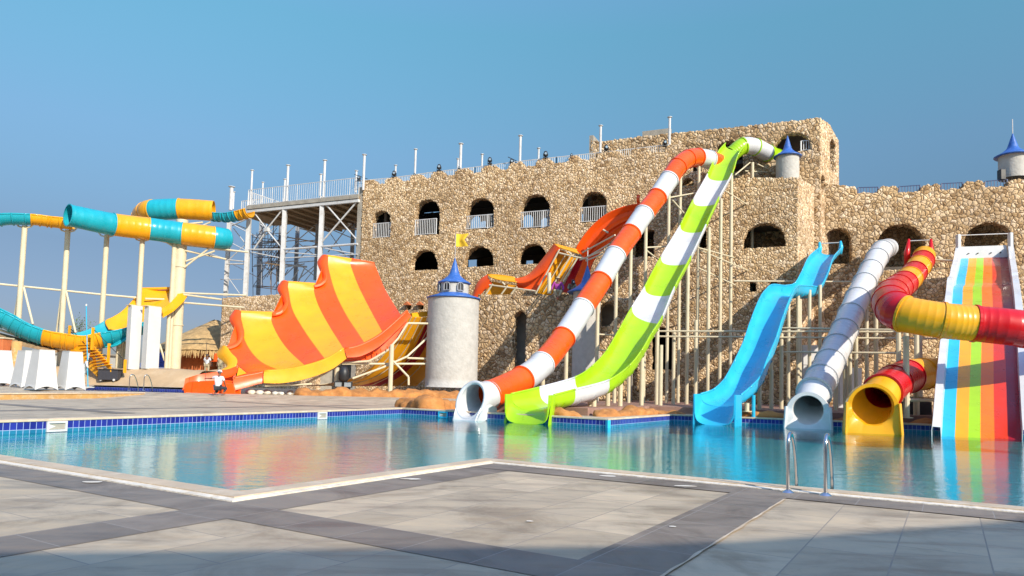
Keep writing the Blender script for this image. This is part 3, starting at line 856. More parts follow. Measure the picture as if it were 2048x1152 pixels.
# unseen block added behind the camera, its top edge set to shade the deck
bh = thing('shade_block', 'plain pale unseen block added behind the viewer to shade the deck', 'building', (20, -14, 0))
sh_pts = [G(-900, 1125), G(0, 1105), G(1250, 1092), G(1500, 1080), G(2048, 1040), G(2700, 990)]
HB = 7.5
eo = Vector((math.sin(R_(SUN_AZ)), -math.cos(R_(SUN_AZ)), 0)) * (HB / math.tan(R_(SUN_EL)))
line = [p + eo for p in sh_pts]
mb = MB()
line = [line[0] + Vector((-20, -1, 0))] + line + [line[-1] + Vector((16, 7, 0))]
bkv = Vector((3, -9, 0))
for a, b in zip(line, line[1:]):
    a = Vector((a.x, a.y, 0)); b = Vector((b.x, b.y, 0)); H_ = Vector((0, 0, HB))
    mb.add([a, b, b + H_, a + H_, a + bkv, b + bkv, b + bkv + H_, a + bkv + H_], [(0, 1, 2, 3), (3, 2, 6, 7), (4, 7, 6, 5)])
mb.build('wall', PLASTER, bh)

# ================================================================== SLIDES
def post(mb, x, ytop, Y, r=.10, z0=.25):
    t = P(x, ytop, Y); mb.cyl((t.x, t.y, z0), t, r, 10)
def posts_of(parent, lst, r=.10, z0=.25, mat=None):
    for x, y, Y in lst:
        mb = MB(); post(mb, x, y, Y, r, z0); t = P(x, y, Y)
        mb.cyl((t.x, t.y, z0), (t.x, t.y, z0 + .03), r * 2.1, 12)
        mb.build('support_post', mat or BEIGE, parent, smooth=False)
def bar(parent, a, b, w=.09, name='cross_beam', mat=None):
    mb = MB(); mb.cyl(P(*a), P(*b), w / 2, 8); return mb.build(name, mat or BEIGE, parent)
def bars(parent, lst, w=.09, name='cross_beam', mat=None):
    for a, b in lst: bar(parent, a, b, w, name, mat)
def tube_slide(parent, ctrl, cols, name='tube_section', k=6, n=28, flange=.075, ribs=True, fcol=None, bolts=False, solid=.03):
    """ctrl: (px,py,Y,r) joints; cols: material per section"""
    pts = [tuple(P(x, y, Y)) + (r,) for x, y, Y, r in ctrl]
    d = catmull(pts, k)
    path = [Vector(q[:3]) for q in d]; rad = [q[3] for q in d]
    fr = []
    for i, p in enumerate(path):
        t = (path[min(i + 1, len(path) - 1)] - path[max(i - 1, 0)]).normalized()
        x = t.cross(Vector((0, 0, 1))).normalized(); y = x.cross(t).normalized(); fr.append((p, x, y, t))
    def ring(i, r, dt=0): 
        p, x, y, t = fr[i]
        return [p + t * dt + (x * math.cos(2 * math.pi * q / n) + y * math.sin(2 * math.pi * q / n)) * r for q in range(n)]
    secs = []
    for s in range(len(ctrl) - 1):
        mb = MB(); rows = []
        for i in range(s * k, (s + 1) * k + 1):
            rows.append(ring(i, rad[i]))
            if ribs and i < (s + 1) * k:
                # shallow moulded rib between stations
                a, b = ring(i, rad[i]), ring(i + 1, rad[i + 1])
                for q, rr_q in ((.42, 1.0), (.5, 1.009), (.58, 1.0)):
                    m_ = [u.lerp(v, q) for u, v in zip(a, b)]
                    c_ = fr[i][0].lerp(fr[i + 1][0], q)
                    rows.append([c_ + (u - c_) * rr_q for u in m_])
        mb.sheet(rows, closed=True)
        o = mb.build(name, cols[s], parent, smooth=True, solid=solid)
        secs.append(o)
        # flange at the lower joint of every section
        fm = MB(); i = s * k; r = rad[i]
        fm.sheet([ring(i, r - .01, -.05), ring(i, r + flange, -.045), ring(i, r + flange, .045), ring(i, r - .01, .05)], closed=True)
        if bolts:
            for q in range(0, n):
                p, x, y, t = fr[i]; a = 2 * math.pi * (q + .5) / n
                c = p + (x * math.cos(a) + y * math.sin(a)) * (r + flange * .55)
                fm.cyl(c - t * .06, c + t * .06, .016, 6, m=1)
        fm.build('flange', [fcol or cols[max(s - 1, 0)], CHROME] if bolts else (fcol or cols[max(s - 1, 0)]), o)
    return secs, fr, rad
def outlet_box(parent, fr0, r, mat, wide=1.25, back=.7, zb=-.36, square=False, name='outlet_hood'):
    """moulded end piece: round mouth in a flat-bottomed shell that dips into the pool"""
    p, x, y, t = fr0
    f = Vector((-t.x, -t.y, 0)).normalized()         # out over the pool
    side = Vector((-f.y, f.x, 0)); up = Vector((0, 0, 1))
    c = p + f * .25
    n = 40; inner = []; outer = []; back_ = []; lipi = []
    for q in range(n):
        a = 2 * math.pi * q / n
        ca, sa = math.cos(a), math.sin(a)
        inner.append(c + side * ca * r * .97 + up * sa * r * .97)
        lipi.append(c + f * .05 + side * ca * r * 1.03 + up * sa * r * 1.03)
        hw = r * wide
        if sa >= -.15:
            o_ = c + side * ca * hw + up * sa * r * 1.16
        else:
            xx = max(-1, min(1, ca * 1.35)); k = min(1, (-sa - .15) / .35)
            zz = c.z - .15 * r * 1.1
            tz = zz + (zb - zz) * k
            o_ = c + side * (xx * hw * (1 + .06 * k)); o_.z = tz
        outer.append(o_)
        bk_ = o_ - f * back; bk_ = bk_ + up * (.12 if sa > 0 else 0)
        back_.append(bk_)
    mb = MB()
    mb.sheet([[q - f * .5 for q in inner], inner, lipi, [u.lerp(v, .15) + f * .05 for u, v in zip(lipi, outer)], [o + f * .02 for o in outer], [o - f * .03 + (o - c) * .02 for o in outer], back_], closed=True)
    return mb.build(name, mat, parent, smooth=True, solid=.03)

# ---- orange and white tube slide
oj = [(979, 790, 29.9, .56), (1044, 759, 31.6, .56), (1084, 728, 33.4, .56), (1127, 675, 35.6, .56), (1166, 615, 37.2, .56), (1202, 561, 38.6, .56), (1231, 510, 39.9, .56),
      (1262, 466, 41.1, .56), (1288, 428, 42.2, .56), (1314.5, 394, 43.2, .56), (1338, 359, 44.2, .56), (1356, 333, 44.9, .56), (1376, 318, 45.6, .56), (1395, 315, 46.3, .56), (1418, 319, 47.2, .56), (1440, 326, 48.3, .56), (1455, 332, 49.4, .56)]
t1 = thing('tube_slide', 'long steep orange and white banded tube slide left of the green chute', 'water slide', G(979, 826, .3))
W, O = WHITE_F, ORANGE
secs, fr, rad = tube_slide(t1, oj, [O, W, O, W, O, W, O, W, O, W, O, O, O, W, O, O], fcol=None)
# open outlet: ring, then a half pipe running into the pool
p0, x0, y0, tt = fr[0]
f = Vector((-tt.x, -tt.y, -.06)).normalized(); side = Vector((-f.y, f.x, 0)).normalized(); up = Vector((0, 0, 1))
end = P(938, 803, 28.75); r = .62
L0 = p0; ax = (end - L0); al = ax.length; ax.normalize()
side = Vector((-ax.y, ax.x, 0)).normalized(); upv = side.cross(ax); upv = upv if upv.z > 0 else -upv
n = 40; rows = []
# mouth cut on a slant: the crown ends early, the floor runs on into the pool
for i in range(11):
    k = i / 10; row = []
    for q in range(n):
        a = 2 * math.pi * q / n; sa = math.sin(a)
        reach = al * (.62 + .55 * (1 - sa) / 2)
        c = L0 + ax * (reach * k); rr2 = r * (1 + .10 * k * k)
        row.append(c + side * math.cos(a) * rr2 + upv * sa * rr2)
    rows.append(row)
mb = MB(); mb.sheet(rows, closed=True); mb.build('outlet_throat', W, t1, smooth=True, solid=.05)
lip = rows[-1]
mb = MB(); mb.tube(lip + lip[:2], .085, 10, False); mb.build('mouth_ring', W, t1, smooth=True)
# apron from the mouth down into the water
n2 = 19; lo_ = []; hi_ = []
for i in range(n2):
    a = math.pi + .25 + (math.pi - .5) * i / (n2 - 1) ; sa = math.sin(a)
    q = L0 + ax * (al * (.62 + .55 * (1 - sa) / 2) + .03) + side * math.cos(a) * r * 1.13 + upv * sa * r * 1.13
    hi_.append(q); u_ = -1 + 2 * i / (n2 - 1)
    b = L0 + ax * (al * 1.20) + side * (math.cos(a) * r * .95); b.z = -.38; lo_.append(b)
mb = MB(); mb.sheet([hi_, [u.lerp(v, .5) + ax * .05 for u, v in zip(hi_, lo_)], lo_]); mb.build('outlet_apron', W, t1, smooth=True, solid=.05)
for sg, qh, ql in ((-1, hi_[0], lo_[0]), (1, hi_[-1], lo_[-1])):
    bk = qh - ax * .9; bl_ = Vector((bk.x, bk.y, .0)) 
    mb = MB(); mb.sheet([[qh, qh.lerp(bk, .5), bk - Vector((0, 0, .25))], [ql, Vector((ql.x, ql.y, -.38)) - Vector((ax.x, ax.y, 0)) * .3, Vector((bl_.x, bl_.y, -.05))]]); mb.build('outlet_side_panel', W, t1, smooth=True, solid=.05)
posts_of(t1, [(1196, 585, 38.0), (1233, 530, 39.5), (1262, 486, 40.8), (1292, 447, 42), (1338, 385, 43.7), (1361, 350, 44.8), (1398, 330, 46.3), (1086, 745, 34.0), (1133, 690, 35.5)], .10)
bars(t1, [((1190, 668, 38), (1262, 673, 40.5)), ((1190, 700, 38), (1240, 702, 39.5)), ((1292, 495, 42), (1336, 493, 43.7)), ((1340, 395, 43.7), (1395, 385, 46)), ((1165, 505, 44), (1230, 470, 40)), ((1160, 520, 44), (1210, 500, 40.2)), ((1345, 400, 43.7), (1380, 440, 44.5)), ((1292, 500, 42), (1330, 530, 43))], .09)

# ---- open chutes
def chute(parent, st, cols, k=5, m=16, pw=.55, rim=.045, name='chute_section', ribs=True, rimmat=None, solid=.035):
    """st: stations (Lx,Ly,LY,Rx,Ry,RY,depth)"""
    pts = [tuple(P(a, b, c)) + tuple(P(d, e, f_)) + (g,) for a, b, c, d, e, f_, g in st]
    dn = catmull(pts, k); rows = []
    mids = [(Vector(q[:3]) + Vector(q[3:6])) / 2 for q in dn]
    fr = []
    for i, q in enumerate(dn):
        L, Rr, dep = Vector(q[:3]), Vector(q[3:6]), q[6]
        t = (mids[min(i + 1, len(dn) - 1)] - mids[max(i - 1, 0)]).normalized()
        a = Rr - L; nn = a.cross(t).normalized()
        if nn.z < 0: nn = -nn
        row = []
        for j in range(m + 1):
            th = math.pi * j / m
            row.append(L + a * ((1 - math.cos(th)) / 2) - nn * (dep * math.sin(th) ** pw))
        rows.append(row); fr.append((L, Rr, nn, t, dep))
    out = []
    for s in range(len(cols)):
        r_ = rows[s * k:(s + 1) * k + 1]
        mb = MB(); mb.sheet(r_); o = mb.build(name, cols[s], parent, smooth=True, solid=solid, offset=0)
        for jj in (0, m):
            rm = MB(); rm.tube([q[jj] for q in r_], rim, 8, True)
            rm.build('rim', (rimmat[s] if rimmat else cols[s]), o, smooth=True)
        if ribs:
            rb = MB()
            for i in range(s * k + 1, (s + 1) * k, 2):
                L, Rr, nn, t, dep = fr[i]
                ctr = (L + Rr) / 2 - nn * dep * .4
                o_row = [q + (q - ctr).normalized() * .06 for q in rows[i]]
                i_row = [q + (q - ctr).normalized() * .022 for q in rows[i]][2:-2]; o_row = o_row[2:-2]
                rb.sheet([[q - t * .03 for q in i_row], [q - t * .03 for q in o_row], [q + t * .03 for q in o_row], [q + t * .03 for q in i_row]])
            if rb.v: rb.build('moulded_rib', cols[s], o, smooth=True)
        out.append(o)
    return out, rows, fr
g1 = thing('open_chute_slide', 'lime green and white banded open chute slide, longest open slide ending in the pool', 'water slide', G(1060, 838, 0))
Gn = GREEN
gst = [(1022, 788, 28.9, 1108, 790, 27.7, .66), (1078, 775, 30.0, 1150, 779, 28.8, .78), (1149, 755, 31.9, 1218, 760, 30.7, .78), (1184, 733, 33.4, 1259, 731, 32.4, .76),
       (1213, 702, 35.3, 1283, 701, 34.3, .72), (1239, 658, 36.8, 1303, 667, 35.6, .68), (1263, 615.5, 38.2, 1325, 632, 36.9, .66), (1289, 574, 39.6, 1349, 574, 38.9, .64),
       (1321, 515, 41.4, 1382, 512, 40.7, .62), (1360, 451, 43.2, 1412, 449, 42.6, .60), (1386, 400, 44.6, 1438, 394, 44.0, .58), (1415, 348, 46.0, 1464, 347, 45.4, .56), (1434, 307, 47.2, 1476, 310, 46.7, .5), (1451, 286, 48.0, 1488, 292, 47.6, .45)]
chute(g1, gst, [Gn, W, Gn, Gn, Gn, Gn, W, Gn, W, Gn, W, Gn, Gn], rimmat=[Gn, W, Gn, Gn, Gn, Gn, W, Gn, W, Gn, W, Gn, Gn])
# end flare into the water
fl_ = MB()
Ltop, Rtop = P(1022, 788, 28.9), P(1108, 790, 27.7)
Lb, Rb = P(1012, 843, 28.0), P(1098, 846, 26.9)
Lb.z = Rb.z = -.36
dirf = ((Lb + Rb) / 2 - (Ltop + Rtop) / 2); dirf.z = 0
rows = []
for i in range(5):
    k = i / 4; row = []
    for j in range(17):
        th = math.pi * j / 16; u_ = (1 - math.cos(th)) / 2
        top_ = Ltop.lerp(Rtop, u_); b_ = Lb.lerp(Rb, u_); dep = .66 * math.sin(th) ** .55
        edge = 1 - math.sin(th) ** .4
        q = top_ - Vector((0, 0, dep)) + dirf * (k * 1.25)
        q.z = q.z + (-.36 - q.z) * (k ** 2.6) * (1 - edge)
        q.z = max(q.z, -.36)
        row.append(q)
    rows.append(row)
fl_.sheet(rows); fl_.build('outlet_lip', Gn, g1, smooth=True, solid=.04)
for tp, tb in ((Ltop, Lb), (Rtop, Rb)):
    mb = MB(); hh = dirf * 1.15
    mb.add([tp - dirf * .05, tp + hh * .15, Vector((tp.x, tp.y, -.36)) + hh, Vector((tp.x, tp.y, -.36)) - dirf * .05 + Vector((0, 0, .0))], [(0, 1, 2, 3)])
    mb.build('side_fin', Gn, g1, solid=.09, offset=0)
mb = MB()
# trough carrying on round the top to the castle arch, seen from below
tj = [(1464, 308, 48.7, .50), (1486, 292, 48.8, .54), (1510, 294, 49.2, .55), (1535, 306, 50.0, .55), (1552, 314, 50.6, .55), (1566, 320, 51.2, .55)]
tube_slide(g1, tj, [Gn, W, W, Gn, Gn], name='turn_section', fcol=Gn)
posts_of(g1, [(1315, 640, 38.3), (1376, 520, 41.5), (1418, 455, 43.5), (1442, 398, 45.0), (1463, 350, 46.3), (1505, 325, 49.0), (1284, 715, 35.5), (1322, 690, 36.6), (1216, 770, 33), (1241, 760, 33.2), (1180, 800, 31.8), (1188, 798, 31.2)], .11)
bars(g1, [((1395, 535, 44.5), (1470, 570, 46)), ((1395, 495, 42.5), (1468, 515, 46.4)), ((1448, 380, 45.5), (1502, 414, 48)), ((1399, 500, 43), (1505, 545, 48)), ((1470, 350, 46.5), (1500, 325, 49)), ((1490, 342, 49), (1550, 345, 50.5)), ((1515, 328, 49.3), (1550, 345, 50.5))], .09)
lat = thing('cream_support_frame', 'cream steel lattice of double rails and posts behind the blue and white slides', 'steel frame', Vector((13, 37.5, .3)))
bars(lat, [((1225, 662, 40.5), (1960, 664, 36.0)), ((1225, 672, 40.5), (1960, 678, 36.0)), ((1505, 655, 38.5), (1880, 661, 34)), ((1468, 562, 44.6), (1765, 564, 44.4)), ((1555, 704, 37.0), (1800, 706, 34.5)), ((1805, 794, 31), (1890, 799, 30))], .10)
posts_of(lat, [(1519, 665, 38.7), (1543, 664, 38.6), (1563, 664, 38.4), (1577, 600, 39.8), (1596, 590, 40.2), (1619, 580, 40.6), (1640, 570, 41), (1694, 664, 37.5), (1712, 664, 37.4), (1733, 620, 38.4), (1752, 600, 38.6), (1690, 700, 36), (1672, 700, 36), (1797, 650, 33.5), (1812, 662, 30.5), (1833, 664, 31.5), (1840, 664, 34), (1348, 660, 40), (1392, 640, 40.5)], .10)

# ---- cyan wavy chute
c1 = thing('wavy_chute_slide', 'light blue open chute slide with waves, between green chute and white tube', 'water slide', G(1445, 832, 0))
cst = [(1401, 788, 31.2, 1482, 790, 30.0, .55), (1427, 779, 31.9, 1500, 775, 30.9, .62), (1449, 758, 33.0, 1521, 752, 31.8, .66), (1468, 724, 34.2, 1536, 714, 33.1, .66), (1487, 684, 35.5, 1552, 676, 34.5, .64), (1502, 640, 36.9, 1567, 630, 36.1, .62), (1520, 596, 38.4, 1582, 592, 37.8, .60),
       (1534, 577, 39.4, 1590, 577, 38.7, .62), (1546, 569, 40.1, 1600, 571, 39.6, .66), (1570, 571, 41.2, 1622, 572, 40.6, .70), (1590, 566, 42.0, 1642, 571, 41.4, .66), (1604, 542, 43.3, 1656, 545, 42.6, .62), (1617, 515, 44.8, 1666, 516, 44.2, .58), (1634, 499, 46.0, 1679, 500, 45.5, .52), (1640, 495, 47.0, 1683, 495, 46.6, .5)]
chute(c1, cst, [CYAN] * 14, pw=.5)
Lt, Rt = P(1401, 788, 31.2), P(1482, 790, 30.0)
dd = Vector((-.53, -.85, 0)) * .95
rows = []
for i in range(5):
    k = i / 4; row = []
    for j in range(17):
        th = math.pi * j / 16; u_ = (1 - math.cos(th)) / 2
        q = Lt.lerp(Rt, u_) - Vector((0, 0, .55 * math.sin(th) ** .5)) + dd * k
        e_ = math.sin(th) ** .4
        q.z = q.z + (-.36 - q.z) * k * e_
        row.append(q)
    rows.append(row)
mb = MB(); mb.sheet(rows); mb.build('outlet_lip', CYAN, c1, smooth=True, solid=.04)
for tp in (Lt, Rt):
    mb = MB(); mb.add([tp, tp + dd * .95, Vector((tp.x, tp.y, -.36)) + dd * 1.02, Vector((tp.x, tp.y, -.36))], [(0, 1, 2, 3)])
    mb.build('side_fin', CYAN, c1, solid=.08, offset=0, bevel=.02)
for x_, y_, Y_ in ((1639, 484, 47), (1681, 482, 46.6)):
    mb = MB(); mb.tube([P(x_ - 2, y_ + 26, Y_), P(x_ + 1, y_ + 12, Y_), P(x_, y_, Y_)], [.16, .14, .07], 10); mb.build('entry_horn', CYAN, c1, smooth=True)
bar(c1, (1639, 487, 47), (1681, 485, 46.6), .06, 'entry_bar', STEEL_W)
posts_of(c1, [(1507, 790, 31.2)], .08, .0, CYAN)
posts_of(c1, [(1519, 770, 33.5), (1494, 806, 31.2), (1543, 740, 34.6), (1600, 600, 40.3), (1640, 590, 41.7), (1563, 700, 36)], .10)

# ---- white tube slide
wj = [(1628, 786, 30.0, .64), (1643, 757, 31.5, .62), (1660, 724, 33.0, .61), (1675, 692, 34.6, .60), (1689, 660, 36.2, .60), (1702, 628, 37.8, .60), (1715, 596, 39.4, .60), (1729, 566, 41.0, .60), (1742, 539, 42.6, .60), (1754, 516, 44.0, .60), (1764, 501, 45.3, .60), (1776, 496, 47.4, .60)]
w1 = thing('white_tube_slide', 'plain white bolted tube slide between the light blue chute and the yellow outlet', 'water slide', G(1617, 850, 0))
_, frw, _ = tube_slide(w1, wj, [W] * 11, fcol=W, bolts=True, flange=.09)
# throat continuing to the mouth
def throat(parent, fr0, r, end, mat, r2):
    p, x, y, t = fr0; n = 28
    f_ = Vector((-t.x, -t.y, 0)).normalized(); sd_ = Vector((-f_.y, f_.x, 0)) 
    rows = []
    A0 = [p + (x * math.cos(2 * math.pi * q / n) + y * math.sin(2 * math.pi * q / n)) * r for q in range(n)]
    sgn = 1 if sd_.dot(x) > 0 else -1
    B0 = [end + (sd_ * sgn * math.cos(2 * math.pi * q / n) + Vector((0, 0, 1)) * math.sin(2 * math.pi * q / n)) * r2 for q in range(n)]
    for i in range(5): rows.append([a.lerp(b, i / 4) for a, b in zip(A0, B0)])
    mb = MB(); mb.sheet(rows, closed=True); mb.build('outlet_throat', mat, parent, smooth=True, solid=.03)
    return (end, x, y, t)
def hood(parent, end, f_, r, mat, hw, top, zb=-.38, back=.8):
    sd_ = Vector((-f_.y, f_.x, 0)); up = Vector((0, 0, 1)); n = 48; inner = []; outer = []
    for q in range(n):
        a = 2 * math.pi * q / n; ca, sa = math.cos(a), math.sin(a)
        inner.append(end + sd_ * ca * r + up * sa * r)
        s_ = 1 / max(abs(ca), abs(sa)) if sa < -.05 else 1
        if sa >= -.05: o_ = end + sd_ * ca * hw * (1 - .10 * max(sa, 0)) + up * sa * top
        else:
            o_ = end + sd_ * max(-1, min(1, ca * s_)) * hw * (1 + .12 * min(1, -sa * 1.3))
            o_.z = end.z + (zb - end.z) * min(1, -sa * s_)
        outer.append(o_)
    mb = MB()
    mb.sheet([[p_ - f_ * .5 for p_ in inner], inner, [u.lerp(v, .10) + f_ * .06 for u, v in zip(inner, outer)], [u.lerp(v, .9) + f_ * (.06 + .10 * (1 if v.z < end.z else 0)) for u, v in zip(inner, outer)], outer,
              [o - f_ * back for o in outer]], closed=True)
    mb.build('outlet_hood', mat, parent, smooth=True, solid=.03)
    for sg in (-1, 1):
        mb = MB()
        a = end + sd_ * sg * hw * 1.02 + f_ * .10; b = end + sd_ * sg * hw * 1.08 + f_ * .25
        for zt_ in (0,):
            mb.beam((a.x, a.y, end.z + .12), (b.x, b.y, zb), .10, .14)
        mb.build('hood_edge', mat, parent, bevel=.02)
OUTF = Vector((-.42, -.9, 0)).normalized()
e1 = P(1616, 820, 28.9)
throat(w1, frw[0], .64, e1 - OUTF * .3, W, .62)
hood(w1, e1, OUTF, .60, W, .80, .72)
posts_of(w1, [(1712, 640, 37.9), (1700, 680, 35.8), (1733, 600, 40), (1750, 560, 42)], .09)

# ---- red and yellow tube slide
r1 = thing('spiral_tube_slide', 'red and yellow banded tube slide swinging in front of the rainbow slide', 'water slide', G(1745, 850, 0))
Yw, Rd = YELLOW, RED
rj = [(1848, 512, 45.2, .62), (1845, 522, 43.6, .62), (1838, 533, 42.4, .62), (1829, 545, 41.0, .62), (1819, 557, 39.6, .62), (1808, 567, 38.0, .63), (1796, 576, 36.0, .64), (1784, 588, 33.0, .66), (1780, 604, 30.0, .67), (1790, 618, 28.0, .67), (1808, 628, 27.2, .66), (1885, 641, 26.6, .64), (1949, 647, 26.4, .64), (2050, 658, 26.0, .64), (2150, 674, 27.0, .64), (2200, 700, 29.5, .64), (2140, 722, 31.5, .62), (2020, 734, 32.0, .62), (1885, 745, 31.4, .62), (1845, 748, 30.9, .64), (1815, 753, 30.0, .66), (1788, 765, 28.7, .66), (1765, 784, 27.3, .66)]
secs, frr, _ = tube_slide(r1, rj[::-1], [Yw, Rd, Yw, Rd, Yw, Rd, Rd, Rd, Rd, Rd, Yw, Yw, Rd, Rd, Rd, Rd, Rd, Rd, Yw, Yw, Rd, Rd][::-1], fcol=None, flange=.07)
e2 = P(1745, 812, 26.6)
f2 = Vector((-.36, -.93, 0)).normalized()
throat(r1, frr[0], .65, e2 - f2 * .35, Yw, .74)
hood(r1, e2, f2, .72, Yw, .86, .82)
for x_, Y_ in ((1816, 45.5), (1864, 45)):
    mb = MB(); s_ = 1 if x_ > 1840 else -1
    mb.tube([P(x_ - 3 * s_ - 4, 530, Y_), P(x_ - 2, 505, Y_), P(x_ - 2 * s_, 478, Y_)], [.2, .18, .07], 10); mb.build('entry_horn', Rd, r1, smooth=True)
bar(r1, (1817, 482, 45.5), (1861, 480, 45), .06, 'entry_bar', STEEL_W)
posts_of(r1, [(1812, 672, 28.2), (1832, 780, 30.6), (1797, 668, 33.5)], .11)
bars(r1, [((1812, 800, 28.2), (1875, 800, 30.5)), ((1865, 520, 44), (1915, 522, 43))], .14)

# ---- rainbow slide
b1_ = thing('rainbow_slide', 'wide rainbow striped slide with white side walls at the right edge', 'water slide', G(1960, 862, 0))
rst = [(1922, 517, 2016, 514, 45.2), (1918, 540, 2019, 539, 42.6), (1913, 560, 2022, 559, 41.0), (1912, 569, 2023, 568, 40.0), (1907, 575, 2024, 573, 38.8), (1905, 598, 2027, 596, 36.6), (1902, 630, 2030, 628, 34.4), (1897, 690, 2034, 690, 31.2), (1892, 750, 2037, 751, 28.9), (1888, 800, 2040, 802, 27.5), (1885, 850, 2043, 855, 26.2), (1883, 878, 2045, 884, 25.5)]
dns = catmull([tuple(P(a, b, Y)) + tuple(P(c, d, Y - .5)) for a, b, c, d, Y in rst], 4)
Ls = [Vector(q[:3]) for q in dns]; Rs = [Vector(q[3:]) for q in dns]
MAROON = DRED
lanes = [(0, .165, CYAN), (.165, .335, YELLOW), (.335, .485, GREEN), (.485, .66, LORANGE), (.66, .83, fibre('fibre_brick_orange', (.62, .035, .006))), (.83, 1.0, MAROON)]
lanes = [(a, b, m) for (a, b, m) in lanes]
for a, b, m in lanes:
    mb = MB()
    mb.sheet([[l.lerp(r_, a + (b - a) * j / 4) + Vector((0, 0, .028 * math.sin(math.pi * j / 4) * 0)) for j in range(5)] for l, r_ in zip(Ls, Rs)])
    mb.build('slide_lane', m, b1_, smooth=True)
for side_, arr, sg in (('L', Ls, -1), ('R', Rs, 1)):
    mb = MB(); ax = (Rs[0] - Ls[0]); ax.z = 0; ax.normalize()
    rowsw = []
    for i, q in enumerate(arr):
        h = .62 if i < 13 else (.42 if i > 17 else .5)
        if i < 3: h = .7
        o1 = ax * sg
        rowsw.append([q + o1 * .0, q + o1 * .03 + Vector((0, 0, h)), q + o1 * .30 + Vector((0, 0, h + .02)), q + o1 * .33 + Vector((0, 0, h - .12)), q + o1 * .33 + Vector((0, 0, -.25))])
    mb.sheet(rowsw); mb.build('side_wall', W, b1_, solid=.02)
    hp = MB(); q = arr[0] + ax * sg * .15; hp.box(q + Vector((0, 0, .7)), (.2, .3, 1.7)); hp.build('entry_post', W, b1_, bevel=.03)
mb = MB(); a, b = Ls[0], Rs[0]
mb.add([a, b, b + Vector((0, .12, .78)), a + Vector((0, .12, .78))], [(0, 1, 2, 3)]); mb.build('entry_panel', W, b1_, solid=.06)
for k in (.16, .36, .64, .84):
    mb = MB(); c = a.lerp(b, k) + Vector((0, .04, .30)); mb.cyl(c + Vector((0, -.10, 0)), c + Vector((0, .02, 0)), .035, 10); mb.build('water_nozzle', BLACK, b1_)
mb = MB(); mb.cyl(a + Vector((0, 0, 1.5)), b + Vector((0, 0, 1.5)), .03, 8); mb.build('entry_bar', STEEL_W, b1_)
mb = MB(); mb.sheet([[l - Vector((0, 0, .12)), r_ - Vector((0, 0, .12))] for l, r_ in zip(Ls[:-6], Rs[:-6])]); mb.build('underside', W, b1_, smooth=True)
posts_of(b1_, [(1915, 620, 35.8), (2015, 620, 35.2), (1915, 570, 41), (2012, 570, 40.5)], .12)

# ---- wide stepped half-pipe, orange and yellow stripes
Zx = lambda x: x / 3.303 + 360
Zy = lambda y: y / 3.303 + 480
h1 = thing('wide_stripe_slide', 'huge curved orange and yellow striped half pipe slide with a stepped top edge', 'water slide', Vector((-14, 42, .3)))
def ln(pts, Y0, Y1, ex=1.7, n=26):
    """boundary of a stripe: picture points from the top lip to the bottom lip; depth eases from Y0 to Y1"""
    d = resample([(x, y, 0) for x, y in catmull(pts, 8)], n)
    return [P(Zx(q.x), Zy(q.y), Y0 + (Y1 - Y0) * (i / (n - 1)) ** ex) for i, q in enumerate(d)]
# shared boundaries (top Y, bottom Y)
bd = [
 ln([(312, 716), (345, 775), (385, 830), (440, 880)], 43.5, 41.2),
 ln([(388, 482), (412, 560), (418, 640), (470, 740), (545, 815), (650, 862)], 45.2, 41.7),
 ln([(612, 490), (604, 540), (650, 640), (720, 735), (822, 830)], 46.0, 42.1),
 ln([(706, 285), (718, 350), (745, 470), (820, 600), (890, 700), (955, 785)], 47.6, 42.6),
 ln([(892, 298), (884, 345), (920, 450), (985, 570), (1045, 665), (1090, 735)], 48.6, 43.1),
 ln([(968, 110), (985, 210), (1030, 360), (1100, 500), (1165, 600), (1225, 692)], 50.2, 43.8),
 ln([(1132, 134), (1125, 165), (1175, 300), (1250, 450), (1345, 622)], 51.0, 44.3),
 ln([(1282, 160), (1300, 200), (1350, 320), (1410, 420), (1465, 505)], 51.8, 44.9)]
cl = [ORANGE, YELLOW, ORANGE, YELLOW, ORANGE, YELLOW, ORANGE]
# the steps: orange stripes have a slanting upper edge, so they start where the lower stripe's lip ends
for i in range(7):
    a, b = bd[i], bd[i + 1]
    if i in (0, 2, 4):     # left line is lower at its start; right line already includes the scallop
        pass
    mb = MB(); mb.sheet([[u.lerp(v, k / 5) for k in range(6)] for u, v in zip(a, b)])
    mb.build('stripe_panel', cl[i], h1, smooth=True, solid=.05)
# rolled top lips of the yellow and last orange stripes
for i in (1, 3, 5, 6):
    a, b = bd[i][0], bd[i + 1][0]; up_ = Vector((-.05, .45, .10))
    mb = MB(); mb.sheet([[a, b], [a + Vector((0, .10, .16)), b + Vector((0, .10, .16))], [a + up_ + Vector((0, 0, .12)), b + up_ + Vector((0, 0, .12))]])
    mb.build('top_lip', cl[i], h1, smooth=True, solid=.05)
# scalloped rolled edge bands along the left of each step (seen from outside, orange)
def bandpts(outer, inner, Yo, Yi, mat, name, n=18):
    a = resample([(x, y, 0) for x, y in catmull(outer, 6)], n); b = resample([(x, y, 0) for x, y in catmull(inner, 6)], n)
    rows = []
    for i in range(n):
        k = i / (n - 1)
        ya = Yo[0] + (Yo[1] - Yo[0]) * k; yb = Yi[0] + (Yi[1] - Yi[0]) * k
        A = P(Zx(a[i].x), Zy(a[i].y), ya); B = P(Zx(b[i].x), Zy(b[i].y), yb)
        mid = A.lerp(B, .5) + Vector((.02, -.12, .06))
        rows.append([A, A.lerp(mid, .5) + Vector((0, -.03, .02)), mid, mid.lerp(B, .5) + Vector((0, -.03, .02)), B])
    mb = MB(); mb.sheet(rows); o = mb.build(name, mat, h1, smooth=True, solid=.05)
    for j_ in (0, -1):
        rm = MB(); rm.tube([r_[j_] for r_ in rows], .055, 8); rm.build('rim', mat, o, smooth=True)
